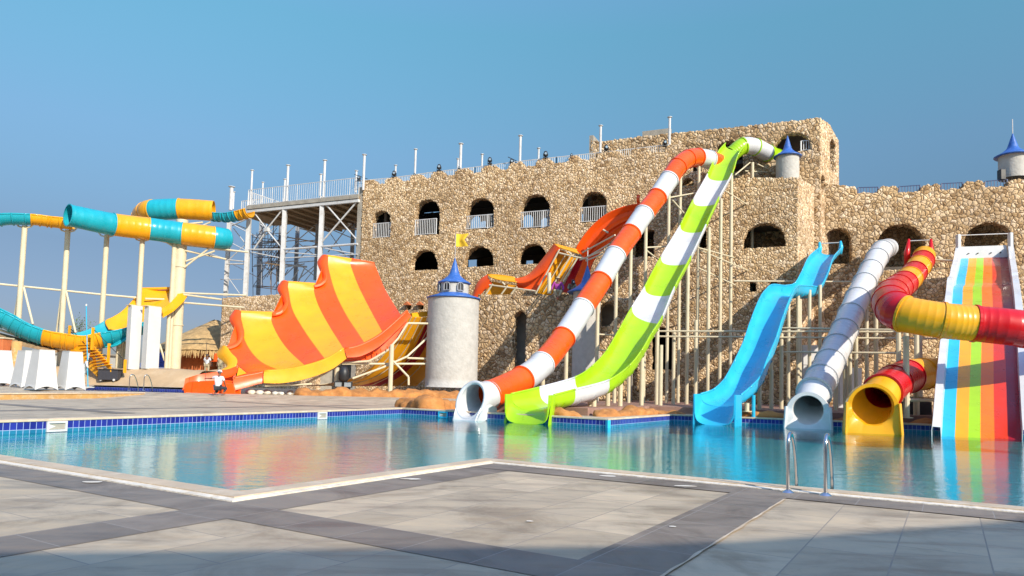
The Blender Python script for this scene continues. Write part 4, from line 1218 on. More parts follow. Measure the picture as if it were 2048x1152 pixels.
bandpts([(935, 108), (912, 150), (935, 215), (948, 255), (915, 290), (880, 305)], [(975, 105), (972, 160), (975, 215), (968, 265), (935, 298), (890, 312)], (50.3, 48.8), (50.0, 48.5), ORANGE, 'scallop_edge')
bandpts([(672, 276), (648, 325), (678, 385), (690, 430), (655, 468), (615, 484)], [(712, 276), (706, 330), (713, 390), (706, 440), (670, 485), (612, 500)], (47.7, 46.2), (47.4, 45.9), ORANGE, 'scallop_edge')
bandpts([(358, 470), (332, 525), (365, 590), (385, 645), (372, 680), (312, 706)], [(398, 472), (400, 540), (418, 600), (412, 655), (375, 700), (318, 722)], (45.4, 43.7), (45.1, 43.4), ORANGE, 'scallop_edge')
bandpts([(275, 705), (248, 760), (290, 800), (312, 835), (285, 858), (255, 868)], [(305, 705), (335, 750), (372, 790), (365, 835), (330, 862), (262, 882)], (43.6, 42.4), (43.2, 42.0), YELLOW, 'scallop_edge')
# orange step edges joining lips of neighbouring stripes are part of the stripe; low walls along the bottom edge
def wallband(top, bot, Yt, Yb, mat, name, n=18, th=.06):
    a = resample([(x, y, 0) for x, y in catmull(top, 6)], n); b = resample([(x, y, 0) for x, y in catmull(bot, 6)], n); rows = []
    for i in range(n):
        k = i / (n - 1)
        A = P(Zx(a[i].x), Zy(a[i].y), Yt[0] + (Yt[1] - Yt[0]) * k); B = P(Zx(b[i].x), Zy(b[i].y), Yb[0] + (Yb[1] - Yb[0]) * k)
        rows.append([A, A.lerp(B, .3) + Vector((0, -.05, 0)), A.lerp(B, .7) + Vector((0, -.05, 0)), B])
    mb = MB(); mb.sheet(rows); o = mb.build(name, mat, h1, smooth=True, solid=th)
    rm = MB(); rm.tube([r_[0] + Vector((0, .08, 0)) for r_ in rows], .09, 8); rm.build('rim', mat, o, smooth=True)
wallband([(1088, 720), (1180, 700), (1300, 640), (1400, 560), (1500, 468)], [(1105, 775), (1200, 765), (1320, 700), (1430, 600), (1528, 500)], (42.2, 44.0), (41.9, 43.8), ORANGE, 'lower_side_wall')
wallband([(555, 868), (680, 860), (820, 835), (960, 790), (1080, 718)], [(553, 945), (680, 945), (840, 915), (1000, 855), (1102, 780)], (40.8, 42.3), (40.6, 42.0), YELLOW, 'lower_side_wall')
wallband([(352, 915), (430, 898), (500, 885), (552, 872)], [(358, 995), (430, 975), (500, 955), (552, 945)], (40.2, 41.0), (40.0, 40.8), ORANGE, 'lower_side_wall')
# landing floor strip between surface and low walls
mb = MB(); rows = []
inn_ = [b_[-1] for b_ in bd[:5]]
ed = [P(Zx(x), Zy(y), Y) for x, y, Y in ((360, 935, 40.4), (552, 900, 41.0), (800, 862, 41.6), (960, 812, 42.2), (1088, 745, 42.7))]
mb.sheet([inn_, [a.lerp(b, .5) - Vector((0, 0, .05)) for a, b in zip(inn_, ed)], ed]); mb.build('landing_floor', ORANGE, h1, smooth=True, solid=.04)
mb = MB(); mb.add([P(Zx(390), Zy(842), 41.3), P(Zx(440), Zy(882), 41.0), P(Zx(375), Zy(900), 40.8)], [(0, 1, 2)]); mb.build('yellow_wedge', YELLOW, h1, solid=.03)
# run-out trough at the left end
mb = MB(); rows = []
tr_t = [(35, 915, 40.4), (120, 888, 40.9), (260, 868, 41.4), (372, 838, 41.8)]
tr_f = [(38, 985, 40.0), (140, 970, 40.2), (270, 955, 40.4), (360, 900, 40.8)]
back_t = [P(Zx(x), Zy(y), Y + .5) for x, y, Y in tr_t]; fr_t = [P(Zx(x), Zy(y), Y) for x, y, Y in tr_f]
for a, b in zip(resample(back_t, 14), resample(fr_t, 14)):
    lo_ = Vector(((a.x + b.x) / 2, (a.y + b.y) / 2, TZ + .10))
    rows.append([a + Vector((0, .12, -.06)), a, a.lerp(Vector((a.x, a.y - .15, lo_.z)), .5), Vector((a.x, a.y - .3, lo_.z + .05)), lo_])
mb.sheet(rows); mb.build('run_out_trough', ORANGE, h1, smooth=True, solid=.05)
mb = MB(); a, b = P(Zx(372), Zy(838), 41.8), P(Zx(262), Zy(865), 41.9)
wallband([(262, 868), (300, 866), (340, 855), (384, 836)], [(268, 915), (300, 912), (345, 900), (386, 872)], (41.3, 41.5), (41.2, 41.4), ORANGE, 'trough_wall', n=8)
mb = MB(); p_ = P(Zx(35), Zy(930), 40.2); q_ = P(Zx(100), Zy(930), 39.6)
pts_ = [(0, .0), (.0, .62), (.12, .78), (.35, .86), (2.2, .98), (3.1, .90), (3.1, 0)]
base_ = Vector((p_.x, p_.y, TZ - .22)); dx_ = Vector((.998, .06, 0))
mb.add([base_ + dx_ * a + Vector((0, 0, b)) for a, b in pts_], [tuple(range(7))]); mb.build('trough_front', ORANGE, h1, solid=.12, bevel=.03)
# right part of the front wall by the worker
mb = MB(); p_ = P(445, 772, 39.9); base_ = Vector((p_.x, p_.y, TZ - .02))
mb.add([base_ + dx_ * a + Vector((0, 0, b)) for a, b in ((0, 0), (0, .5), (.25, .62), (.62, .60), (.74, .2), (.74, 0))], [tuple(range(6))]); mb.build('trough_front', ORANGE, h1, solid=.12, bevel=.03)
# underside beyond the low walls: sloping panels with ribs and cream steel frame
un_t = [P(Zx(x), Zy(y), Y) for x, y, Y in ((1500, 505, 44.6), (1560, 508, 44.9), (1640, 510, 45.2), (1700, 512, 45.5), (1800, 515, 46))]
un_b = [P(Zx(x), Zy(y), Y) for x, y, Y in ((840, 960, 46.0), (1000, 960, 47.0), (1170, 962, 48.2), (1330, 962, 49.2), (1560, 962, 50.4))]
umats = [YELLOW, YELLOW, DRED, YELLOW]  # dark red panel puts the shade under the slide into its colour
for i in range(4):
    rows = []
    for k in range(15):
        t = k / 14; sag = Vector((.55, .9, -1.15)) * math.sin(math.pi * t) * (1 - .2 * i)
        rows.append([un_t[i].lerp(un_b[i], t) + sag, un_t[i + 1].lerp(un_b[i + 1], t) + sag])
    mb = MB(); mb.sheet(rows); o = mb.build('underside_panel', umats[i], h1, smooth=True, solid=.04)
    rb = MB()
    for q in (0, .5): rb.tube([r_[0].lerp(r_[1], q) + Vector((0, -.08, -.03)) for r_ in rows], .03, 6)
    rb.build('panel_rib', BEIGE, o)
def fr_bars(parent, lst, w=.13):
    for a, b in lst: bar(parent, (Zx(a[0]), Zy(a[1]), a[2]), (Zx(b[0]), Zy(b[1]), b[2]), w, 'frame_beam')
fr_bars(h1, [((1505, 548, 43.7), (1440, 650, 43.5)), ((1440, 650, 43.5), (1370, 730, 43.2)), ((1370, 730, 43.2), (1250, 800, 42.9)), ((1250, 800, 42.9), (1070, 812, 42.5)), ((1070, 812, 42.5), (960, 880, 42.2)), ((960, 880, 42.2), (830, 948, 42)), ((560, 962, 40.9), (870, 952, 41.9)),
             ((1070, 818, 42.5), (1640, 818, 44.8)), ((1505, 550, 43.7), (1650, 552, 44.6)), ((1410, 800, 43.3), (1510, 905, 43.2)), ((1510, 905, 43.2), (1510, 958, 43.2)), ((1140, 915, 42.8), (1340, 842, 43.4)), ((1340, 842, 43.4), (1500, 770, 44)), ((1500, 770, 44), (1640, 640, 45)), ((1500, 780, 44), (1640, 785, 45)), ((1630, 520, 45), (1650, 545, 45.1))])
posts_of(h1, [(Zx(1399), Zy(690), 43.2), (Zx(1037), Zy(842), 42.3)], .14)
# ribs on the underside of the orange low wall
for x_ in (1180, 1230, 1280, 1325, 1370):
    mb = MB(); mb.cyl(P(Zx(x_ - 2), Zy(770 - (x_ - 1180) * .35), 43.0), P(Zx(x_ + 4), Zy(800 - (x_ - 1180) * .42), 42.9), .04, 6); mb.build('wall_rib', ORANGE, h1)
mb = MB(); mb.sheet([[P(Zx(x), Zy(y), Y) for x, y, Y in ((1090, 770, 42.6), (1200, 762, 43), (1320, 700, 43.5), (1430, 600, 44), (1500, 520, 44.4))], [P(Zx(x), Zy(y), Y) for x, y, Y in ((1075, 806, 42.7), (1240, 798, 43.1), (1350, 735, 43.6), (1440, 640, 44), (1500, 548, 44.4))]])
mb.build('outer_wall_skirt', ORANGE, h1, smooth=True, solid=.03)
mb = MB(); mb.add([P(820, 627, 45.2), P(862, 622, 46.2), P(862, 632, 46.2), P(822, 636, 45.2)], [(0, 1, 2, 3)]); mb.build('rear_lip', YELLOW, h1, solid=.2)

# ---- orange and yellow wave slide in front of the facade
wv = thing('wave_slide', 'orange and yellow wave slide with cream framing above the seated men', 'water slide', FA.pt(2, 6, 3))
Qx = lambda x: x / 2.88 + 720
Qy = lambda y: y / 2.88 + 240
def wband(name, a, b, oa, ob, mat, n=20, solid=.05, bul=.15):
    a = resample([(x, y, 0) for x, y in catmull(a, 6)], n); b = resample([(x, y, 0) for x, y in catmull(b, 6)], n); rows = []
    for u, v in zip(a, b):
        A = FA.at(Qx(u.x), Qy(u.y), oa); B = FA.at(Qx(v.x), Qy(v.y), ob)
        rows.append([A, A.lerp(B, .33) + FA.n * bul, A.lerp(B, .66) + FA.n * bul, B])
    mb = MB(); mb.sheet(rows); o = mb.build(name, mat, wv, smooth=True, solid=solid)
    for j_ in (0, -1):
        rm = MB(); rm.tube([r_[j_] for r_ in rows], .045, 8); rm.build('rim', mat, o, smooth=True)
wband('curved_wall', [(1620, 482), (1520, 500), (1410, 550), (1320, 630), (1262, 710), (1242, 745)], [(1600, 560), (1530, 580), (1450, 625), (1380, 690), (1330, 750), (1290, 800)], 3.6, 3.6, ORANGE, bul=-.3)
wband('curved_wall', [(1600, 560), (1530, 580), (1450, 625), (1380, 690), (1330, 750), (1290, 800)], [(1585, 600), (1530, 625), (1470, 670), (1410, 730), (1360, 790), (1320, 850)], 3.4, 4.2, ORANGE, bul=-.25)
wband('entry_panel', [(1595, 432), (1613, 436)], [(1595, 480), (1613, 486)], 3.2, 3.2, ORANGE, n=4)
wband('side_band', [(1118, 714), (1085, 760), (1030, 830), (980, 885), (930, 910), (885, 916)], [(1150, 738), (1120, 800), (1060, 870), (1000, 915), (950, 936), (905, 938)], 4.0, 4.6, ORANGE)
wband('side_band', [(735, 892), (700, 915), (672, 950), (650, 1010)], [(760, 935), (735, 965), (705, 990), (672, 1030)], 4.0, 4.4, ORANGE, n=10)
wband('top_lip', [(735, 890), (815, 895), (893, 908)], [(765, 912), (830, 925), (905, 934)], 4.0, 4.6, YELLOW, n=8)
wband('top_lip', [(1120, 714), (1180, 730), (1250, 748)], [(1152, 736), (1200, 750), (1262, 770)], 4.0, 4.6, YELLOW, n=8)
wband('skirt_panel', [(1125, 790), (1060, 870), (1000, 915), (950, 936), (905, 938)], [(1100, 870), (1060, 930), (1010, 985), (960, 975), (900, 962)], 4.3, 4.2, RED if False else ORANGE, bul=-.1)
wband('underside_panel', [(1150, 745), (1110, 840), (1070, 920), (1020, 995)], [(1250, 790), (1205, 870), (1150, 950), (1095, 1010)], 4.2, 3.4, YELLOW, bul=-.2)
wband('underside_panel', [(765, 930), (745, 960), (722, 1003)], [(905, 955), (890, 980), (870, 1003)], 4.2, 3.4, YELLOW, n=8, bul=-.2)
wband('underside_panel', [(1255, 790), (1225, 860), (1185, 940), (1160, 990)], [(1340, 820), (1310, 900), (1270, 960), (1240, 1000)], 3.6, 3.0, DRED, bul=-.1)
wband('underside_panel', [(1290, 800), (1270, 850), (1235, 930)], [(1330, 830), (1310, 900), (1260, 980)], 4.4, 4.2, ORANGE, n=8, bul=-.1)
def wbars(lst, w=.12, off=4.7, mat=BEIGE, name='frame_beam'):
    for a, b in lst:
        mb = MB(); mb.cyl(FA.at(Qx(a[0]), Qy(a[1]), off), FA.at(Qx(b[0]), Qy(b[1]), off), w / 2, 8); mb.build(name, mat, wv)
wbars([((1148, 748), (1012, 1000)), ((1148, 766), (1255, 792)), ((1252, 795), (1170, 930)), ((765, 945), (722, 1008)), ((745, 950), (1010, 985)), ((905, 960), (870, 1003)), ((820, 935), (835, 950)), ((850, 955), (815, 1003)), ((1200, 760), (1218, 775)), ((1218, 775), (1120, 940)), ((1255, 792), (1310, 800))])
wbars([((1185, 775), (1055, 990)), ((1235, 790), (1115, 1000))], .07, 4.4)
wbars([((1090, 880), (1090, 1000))], .26, 4.9)
wbars([((1300, 795), (1440, 712)), ((1300, 812), (1400, 770))], .10, 4.5)
wbars([((1400, 632), (1430, 650))], .12, 4.3)

# ---- teal and yellow slides at the far left
tl = thing('raft_slide', 'teal and yellow raft slide on tall cream posts, far left behind the white blocks', 'water slide', Vector((-46, 64, 1.2)))
Lx = lambda x: x / 2.619
Ly = lambda y: y / 2.619 + 360
def lj(l): return [(Lx(x), Ly(y), Y, r) for x, y, Y, r in l]
T, Yl = TEAL, YELLOW
tube_slide(tl, lj([(358, 184, 56.0, .84), (590, 232, 58.6, .90), (780, 256, 60.5, .93), (952, 279, 61.5, .93), (1118, 300, 62.5, .93), (1190, 308, 63.4, .86)]), [T, Yl, T, Yl, T], fcol=None, k=5)
mb = MB(); e = P(Lx(1190), Ly(308), 63.4)
rows = []
for i in range(7):
    a = i / 6 * math.pi / 2
    rows.append([e + Vector((math.sin(a) * .35, math.sin(a) * .1, 0)) + Vector((0.05, math.cos(2 * math.pi * q / 20), math.sin(2 * math.pi * q / 20))) * .86 * math.cos(a) for q in range(20)])
mb.sheet(rows, closed=True); mb.build('end_cap', T, tl, smooth=True)
tube_slide(tl, lj([(770, 250, 68, .80), (742, 190, 66.6, .82), (768, 164, 65.2, .86), (800, 158, 64.4, .92), (940, 152, 64.6, .92), (1120, 162, 65.2, .90)]), [Yl, Yl, Yl, T, Yl], fcol=Yl, k=5)
def trough(parent, ctrl, cols, k=5, m=14, open_=.5, name='trough_section', lipm=None):
    pts = [tuple(P(Lx(x), Ly(y), Y)) + (r,) for x, y, Y, r in ctrl]; dn = catmull(pts, k); rows = []
    for i, q in enumerate(dn):
        p = Vector(q[:3]); a = Vector(dn[max(i - 1, 0)][:3]); b = Vector(dn[min(i + 1, len(dn) - 1)][:3]); t = (b - a).normalized()
        x = t.cross(Vector((0, 0, 1))).normalized(); y = x.cross(t).normalized(); r = q[3]
        rows.append([p + x * math.cos(math.pi + math.pi * j / m) * r * 1.05 + y * math.sin(math.pi + math.pi * j / m) * r + y * r * .5 for j in range(m + 1)])
    for s in range(len(cols)):
        r_ = rows[s * k:(s + 1) * k + 1]; mb = MB(); mb.sheet(r_); o = mb.build(name, cols[s], parent, smooth=True, solid=.05, offset=0)
        for j_ in (0, -1):
            rm = MB(); rm.tube([q[j_] for q in r_], .07, 6); rm.build('rim', cols[s], o, smooth=True)
        rb = MB()
        for i in range(s * k, (s + 1) * k, 2):
            c = Vector(dn[i][:3]); t = (Vector(dn[min(i + 1, len(dn) - 1)][:3]) - Vector(dn[max(i - 1, 0)][:3])).normalized()
            ou = [q + (q - c).normalized() * .10 for q in rows[i]]
            inr = [q + (q - c).normalized() * .03 for q in rows[i]]
            rb.sheet([[q - t * .05 for q in inr], [q - t * .05 for q in ou], [q + t * .05 for q in ou], [q + t * .05 for q in inr]])
        rb.build('moulded_rib', cols[s], o, smooth=True)
trough(tl, [(-160, 262, 55, .8), (0, 214, 56, .75), (165, 212, 57, .7), (270, 224, 57.8, .7), (385, 236, 58.4, .75)], [T, T, Yl, Yl])
trough(tl, [(1120, 196, 65.2, .6), (1190, 200, 64.8, .6), (1255, 190, 64.4, .6), (1310, 176, 64, .6)], [T, T, Yl])
trough(tl, [(-90, 682, 54, 1.12), (30, 738, 54.5, 1.12), (130, 790, 55, 1.12), (240, 828, 55.5, 1.12), (360, 850, 56, 1.12), (450, 860, 56.5, 1.12), (530, 840, 57, 1.12), (640, 810, 58, .9), (745, 775, 59, .9)], [T, T, T, Yl, Yl, Yl, T, T])
# wide run-up panel
def panel(parent, name, pts, mat, solid=.06, sub=6):
    tl_, tr_, br_, bl_ = [P(Lx(x), Ly(y), Y) for x, y, Y in pts]; rows = []
    for i in range(sub + 1):
        k = i / sub; a = tl_.lerp(bl_, k); b = tr_.lerp(br_, k); s_ = math.sin(math.pi * k) * .05
        rows.append([a.lerp(b, j / 6) + Vector((0, s_, -s_ * .6)) + Vector((0, math.sin(math.pi * j / 6) * .05, 0)) for j in range(7)])
    mb = MB(); mb.sheet(rows); return mb.build(name, mat, parent, smooth=True, solid=solid)
def lrpanel(rows_, mat):
    L_ = catmull([tuple(P(Lx(a), Ly(b), c)) + tuple(P(Lx(d), Ly(e_), f_)) for a, b, c, d, e_, f_ in rows_], 5)
    mb = MB(); out = []
    for q in L_:
        a = Vector(q[:3]); b = Vector(q[3:]); out.append([a.lerp(b, k / 8) + Vector((0, .35, -.12)) * math.sin(math.pi * k / 8) for k in range(9)])
    mb.sheet(out); o = mb.build('run_up_panel', mat, tl, smooth=True, solid=.07)
    for j_ in (0, -1):
        rm = MB(); rm.tube([r_[j_] for r_ in out], .09, 8); rm.build('rim', mat, o, smooth=True)
lrpanel([(745, 572, 62, 945, 568, 62.8), (692, 640, 60.8, 905, 640, 61.6), (640, 692, 59.6, 850, 704, 60.2), (592, 722, 58.8, 770, 748, 59.2), (556, 742, 58.2, 700, 772, 58.4), (575, 783, 57.9, 665, 792, 57.8)], Yl)
lrpanel([(552, 742, 58.3, 664, 792, 57.9), (470, 786, 57.7, 665, 826, 57.5), (400, 806, 57.2, 600, 868, 57.1), (368, 812, 57.0, 515, 872, 56.8)], T)
mb = MB(); rows = []
for x, y, x2, y2, Y in ((945, 566, 980, 610, 62.6), (925, 610, 960, 640, 61.5), (890, 650, 905, 690, 60.4), (845, 680, 850, 722, 59.4)):
    a, b = P(Lx(x), Ly(y), Y), P(Lx(x2), Ly(y2), Y - .2); rows.append([a, a.lerp(b, .5) + Vector((.1, -.1, 0)), b])
mb.sheet(rows); mb.build('side_wall', Yl, tl, smooth=True, solid=.08)
mb = MB(); mb.beam(P(Lx(735), Ly(571), 62.2), P(Lx(950), Ly(566), 62.9), .35, .22); mb.build('top_lip', Yl, tl, bevel=.05)
for x0, y0, x1, y1, Y in ((130, 240, 102, 728, 57), (356, 262, 322, 806, 58.4), (560, 288, 528, 748, 59.6), (746, 310, 733, 578, 60.7), (915, 330, 905, 560, 61.7)):
    t_ = P(Lx(x0), Ly(y0), Y); mb = MB(); mb.cyl((t_.x, t_.y, .8), t_, .20, 12); mb.build('support_post', BEIGE, tl)
    mb = MB(); mb.tube([t_ + Vector((-.75, 0, .25)), t_ + Vector((-.5, 0, -.05)), t_ + Vector((0, 0, -.2)), t_ + Vector((.5, 0, -.05)), t_ + Vector((.75, 0, .25))], .07, 6); mb.build('cradle', BEIGE, tl)
for a, b in (((102, 565, 57), (76, 722, 57.8)), ((124, 562, 57), (172, 755, 56.4)), ((325, 580, 58.4), (296, 798, 59)), ((346, 582, 58.4), (396, 800, 57.8)), ((-40, 541, 56.6), (535, 600, 59.6)), ((535, 600, 59.6), (740, 618, 60.9)),
             ((960, 592, 62), (1290, 604, 63)), ((960, 600, 62), (1160, 626, 63)), ((955, 642, 62), (1280, 668, 63)), ((760, 622, 61), (860, 625, 62)),
             ((965, 340, 62), (1300, 378, 64)), ((970, 370, 62), (1185, 415, 64)), ((965, 458, 62), (1105, 350, 62.5)), ((975, 425, 62), (1125, 372, 62.6)), ((960, 345, 62), (830, 316, 61)), ((960, 380, 62), (860, 318, 61.2)), ((945, 235, 62.3), (1060, 222, 64.6)), ((1060, 240, 62), (1100, 222, 65)), ((0, 785, 55), (310, 888, 56)), ((310, 888, 56), (410, 890, 56.4)), ((836, 860, 61), (862, 945, 60.6)), ((200, 858, 55.6), (200, 905, 55.6))):
    mb = MB(); mb.cyl(P(Lx(a[0]), Ly(a[1]), a[2]), P(Lx(b[0]), Ly(b[1]), b[2]), .085, 8); mb.build('brace', BEIGE, tl)
t_ = P(Lx(955), Ly(210), 62.2); b_ = P(Lx(922), Ly(740), 62.2)
mb = MB(); mb.cyl((t_.x, t_.y, .6), t_, .50, 24); o = mb.build('main_column', BEIGE, tl, smooth=False)
for yy in (330, 455, 760):
    q = P(Lx(950), Ly(yy), 62.2); mb = MB(); mb.cyl((t_.x, t_.y, q.z - .06), (t_.x, t_.y, q.z + .06), .56, 24); mb.build('collar', BEIGE, o)
for x0, y0, Y in ((888, 660, 60.5), (902, 670, 61.5), (622, 850, 58.2), (636, 850, 58.6), (655, 845, 59)):
    t2 = P(Lx(x0), Ly(y0), Y); mb = MB(); mb.cyl((t2.x, t2.y, .8), t2, .16, 10); mb.build('support_post', BEIGE, tl)
# dark timber deck under the low trough
mb = MB(); mb.add([P(0, Ly(800), 55), P(0, Ly(840), 54), P(Lx(300), Ly(895), 55.6), P(Lx(330), Ly(885), 57)], [(0, 1, 2, 3)]); mb.build('underside_deck', PLYWOOD, tl, solid=.15)

# ================================================================== SCAFFOLD TOWER AND ROOF MASTS
Sx = lambda x: x / 3.39 + 420
Sy = lambda y: y / 3.39 + 280
scaf = thing('scaffold_tower', 'open tower of white steel columns and braces with railed deck, left of the castle', 'steel tower', FA.pt(27, .3, -3))
def SP_(x, y, off=0.0): return FA.at(Sx(x), Sy(y), off)
def scol(x0, y0, x1, y1, off, w=.30, name='column', mat=None):
    t_ = SP_(x0, y0, off); b_ = SP_(x1, y1, off); mb = MB(); mb.beam(Vector((t_.x, t_.y, min(b_.z, t_.z))), t_, w, w); return mb.build(name, mat or STEEL_W, scaf)
for x0, y0, x1, y1, off in ((270, 430, 245, 1060, 0), (512, 400, 490, 1000, 0), (764, 385, 735, 1000, 0), (132, 540, 100, 1060, -1.5), (352, 510, 340, 1050, -7), (595, 590, 575, 960, -8), (735, 500, 730, 950, -6), (975, 480, 960, 810, -7.5), (485, 520, 470, 960, -7)):
    scol(x0, y0, x1, y1, off, .36 if off == 0 else .34, mat=STEEL_W if off > -6 else GREYM)
# deck
dk = MB(); a = FA.sz(Sx(268), Sy(440))[0]; b = FA.sz(Sx(1018), Sy(380))[0]
zA = SP_(268, 455).z; zB = SP_(1018, 388).z; zD = (zA + zB) / 2
slab(FA, b, a, zD - .28, zD, .1, -9.5, dk); dk.build('deck', PLYWOOD, scaf)
eb = MB(); slab(FA, b, a + .1, zD - .22, zD + .12, .12, .32, eb); eb.build('edge_beam', CONCRETE, scaf)
eb = MB(); slab(FA, b, a + .1, zD - .52, zD - .26, .0, .25, eb); eb.build('deck_girder', STEEL_W, scaf)
jb = MB()
for i in range(9):
    s_ = b + (a - b) * (i + .5) / 9; slab(FA, s_ - .08, s_ + .08, zD - .55, zD - .30, -.1, -9.3, jb)
jb.build('joist', PLYWOOD, scaf)
ext = MB(); a2 = FA.sz(Sx(130), Sy(500))[0]; slab(FA, a + .1, a2, zD - .25, zD - .02, -1.5, -6, ext); ext.build('side_deck', PLYWOOD, scaf)
ra = MB(); railing(ra, FA.pt(a, zD + .12, .2), FA.pt(b, zD + .12, .2), 1.5, gap=.24, r=.013, rail=.045); ra.build('deck_railing', STEEL_W, scaf)
ra = MB(); railing(ra, FA.pt(a, zD, .15), FA.pt(a, zD, -9.3), 1.5, gap=.25, r=.022, rail=.06); ra.build('deck_railing', STEEL_W, scaf)
ra = MB(); railing(ra, FA.pt(a2, zD, -1.5), FA.pt(a + .1, zD, -1.5), 1.2, gap=.22, r=.022, rail=.06); ra.build('deck_railing', STEEL_W, scaf)
ra = MB(); railing(ra, FA.pt(a, zD, -9.4), FA.pt(b, zD, -9.4), 1.4, gap=.3, r=.022, rail=.06); ra.build('deck_railing', STEEL_W, scaf)
for (p, q, w_) in (((290, 480), (385, 605), .13), ((385, 605), (497, 465), .13), ((300, 735), (385, 610), .13), ((385, 610), (485, 730), .13), ((780, 430), (880, 545), .15), ((1003, 410), (760, 690), .15), ((880, 545), (990, 670), .13),
                   ((255, 742), (490, 742), .15), ((500, 742), (1000, 705), .2), ((280, 760), (480, 800), .10), ((512, 760), (740, 780), .10), ((500, 800), (1000, 775), .10), ((780, 735), (970, 770), .10), ((140, 560), (255, 605), .12), ((160, 600), (250, 715), .09), ((130, 810), (250, 700), .09), ((150, 580), (240, 540), .12), ((0, 740), (255, 760), .13), ((0, 770), (100, 805), .08), ((110, 840), (250, 840), .14), ((120, 812), (245, 825), .12), ((115, 920), (200, 1040), .06), ((70, 945), (250, 945), .06), ((0, 1045), (245, 1052), .13), ((0, 1065), (80, 1078), .09)):
    mb = MB(); mb.cyl(SP_(*p, .05), SP_(*q, .05), w_ / 2, 8); mb.build('brace', STEEL_W, scaf)
for (p, q, w_) in (((540, 460), (740, 510), .09), ((530, 540), (800, 600), .09), ((610, 600), (725, 628), .12), ((540, 520), (760, 490), .08), ((780, 520), (960, 570), .14), ((800, 760), (950, 570), .10), ((780, 580), (920, 790), .08), ((600, 960), (640, 870), .12), ((640, 960), (720, 860), .08), ((555, 950), (600, 880), .12), ((380, 830), (655, 860), .2), ((400, 880), (640, 840), .12), ((300, 850), (500, 812), .12), ((370, 560), (480, 760), .09), ((330, 620), (480, 550), .09)):
    mb = MB(); mb.cyl(SP_(*p, -6.5), SP_(*q, -6.5), w_ / 2, 8); mb.build('rear_brace', STEEL_W, scaf)
mb = MB(); mb.beam(SP_(375, 610, .1), SP_(398, 606, .1), .34); mb.build('gusset_plate', STEEL_W, scaf)
for i, (xa, xb) in enumerate(((150, 340), (340, 480), (480, 600), (600, 735), (735, 975))):
    for y0 in (560, 690, 830):
        for p, q in (((xa, y0), (xb, y0 - 12)), ((xa, y0 + 10), (xb, y0 + 110)), ((xb, y0), (xa, y0 + 115))):
            if (i + y0 + p[1]) % 4 == 0: continue
            mb = MB(); mb.cyl(SP_(*p, -6.8), SP_(*q, -6.8), .05, 6); mb.build('rear_brace', STEEL_W, scaf)
# builder's tube scaffolding inside
random.seed(3)
for i in range(46):
    x = random.choice([290, 318, 335, 352, 372, 392, 415, 432, 450, 470]); k = i % 3
    y = random.uniform(620, 1000)
    if k == 0: p, q = (x, y - 120), (x + random.uniform(-6, 6), y + 140)
    elif k == 1: p, q = (280 + random.uniform(0, 40), y), (470 + random.uniform(-30, 60), y + random.uniform(-30, 25))
    else: p, q = (x - 30, y + 70), (x + 60, y - 70)
    of = random.uniform(-6.5, -3); mb = MB(); mb.cyl(SP_(*p, of), SP_(*q, of), .035, 6); mb.build('scaffold_tube', random.choice([RUST, GREYM, RUST, GREYM]), scaf)
for (p, q) in (((690, 545), (800, 570)), ((840, 600), (1000, 608)), ((530, 660), (760, 700)), ((700, 715), (720, 720)), ((640, 720), (700, 722)), ((380, 835), (480, 850))):
    mb = MB(); mb.beam(SP_(*p, -3), SP_(*q, -3), .25, .08); mb.build('loose_board', random.choice([PLYWOOD, RUST]), scaf)

roof_z = lambda px: topA(FA.sz(px, 300)[0])
ROOF_PL = FA
mast0 = None
def mast(px, yt, yb, off, r, label):
    t_ = FA.at(px, yt, off); b_ = FA.at(px, yb, off)
    m_ = thing('roof_mast', label, 'mast', (t_.x, t_.y, b_.z), 'white masts standing along the roof and deck')
    mb = MB(); mb.cyl((t_.x, t_.y, b_.z), t_, r, 10); mb.build('pole', STEEL_W, m_)
    mb = MB(); mb.cyl(t_, t_ + Vector((0, 0, .04)), r * 1.9, 12); mb.build('cap_plate', STEEL_W, m_)
ordn = ['short thick white mast at the left edge of the scaffold deck', 'thin white mast just behind the leftmost thick one', 'tall white mast at the front left corner of the scaffold deck', 'low white mast behind the railing near the deck corner', 'tall white mast on the second front column of the scaffold deck',
        'shorter white mast touching the left side of the second deck mast', 'tall white mast on the third front column of the scaffold deck', 'shorter white mast just left of the third deck mast', 'tall white mast where the scaffold deck meets the stone castle', 'short white mast left of the mast at the castle end',
        'short white mast on the castle roof above the first merlon gap', 'tall white mast on the castle roof above the second arch', 'short white mast just left of the tall one above the third arch', 'tall white mast on the castle roof above the third arch', 'short white mast on the roof between third and fourth arch',
        'tall white mast on the castle roof above the fourth arch', 'short white mast on the roof right of the fourth arch', 'tall white mast where the upper castle block begins', 'tallest looking white mast in front of the upper castle block']
for (px, yt, yb, off, r), lb in zip(((463.5, 374, 420, -1.5, .17), (467.5, 384, 418, -4, .10), (504.5, 341, 416, .1, .09), (526, 365, 405, -5, .08), (576.5, 331, 402, .1, .11), (570, 359, 400, -2, .09), (650, 321, 395, .1, .11), (642, 349, 392, -2, .09), (729, 310, 380, .1, .11), (713, 342, 385, -2.5, .09),
                                 (791.5, 331, 352, -3, .08), (831.5, 299, 350, -.9, .09), (916, 318, 340, -3, .08), (922, 288, 338, -.9, .11), (964.5, 309, 334, -3, .08), (1041, 272, 325, -.9, .10), (1077.5, 297, 322, -3, .08), (1201.5, 252, 305, -.9, .09), (1339.5, 235, 292, -.9, .09)), ordn):
    mast(px, yt, yb, off, r, lb)
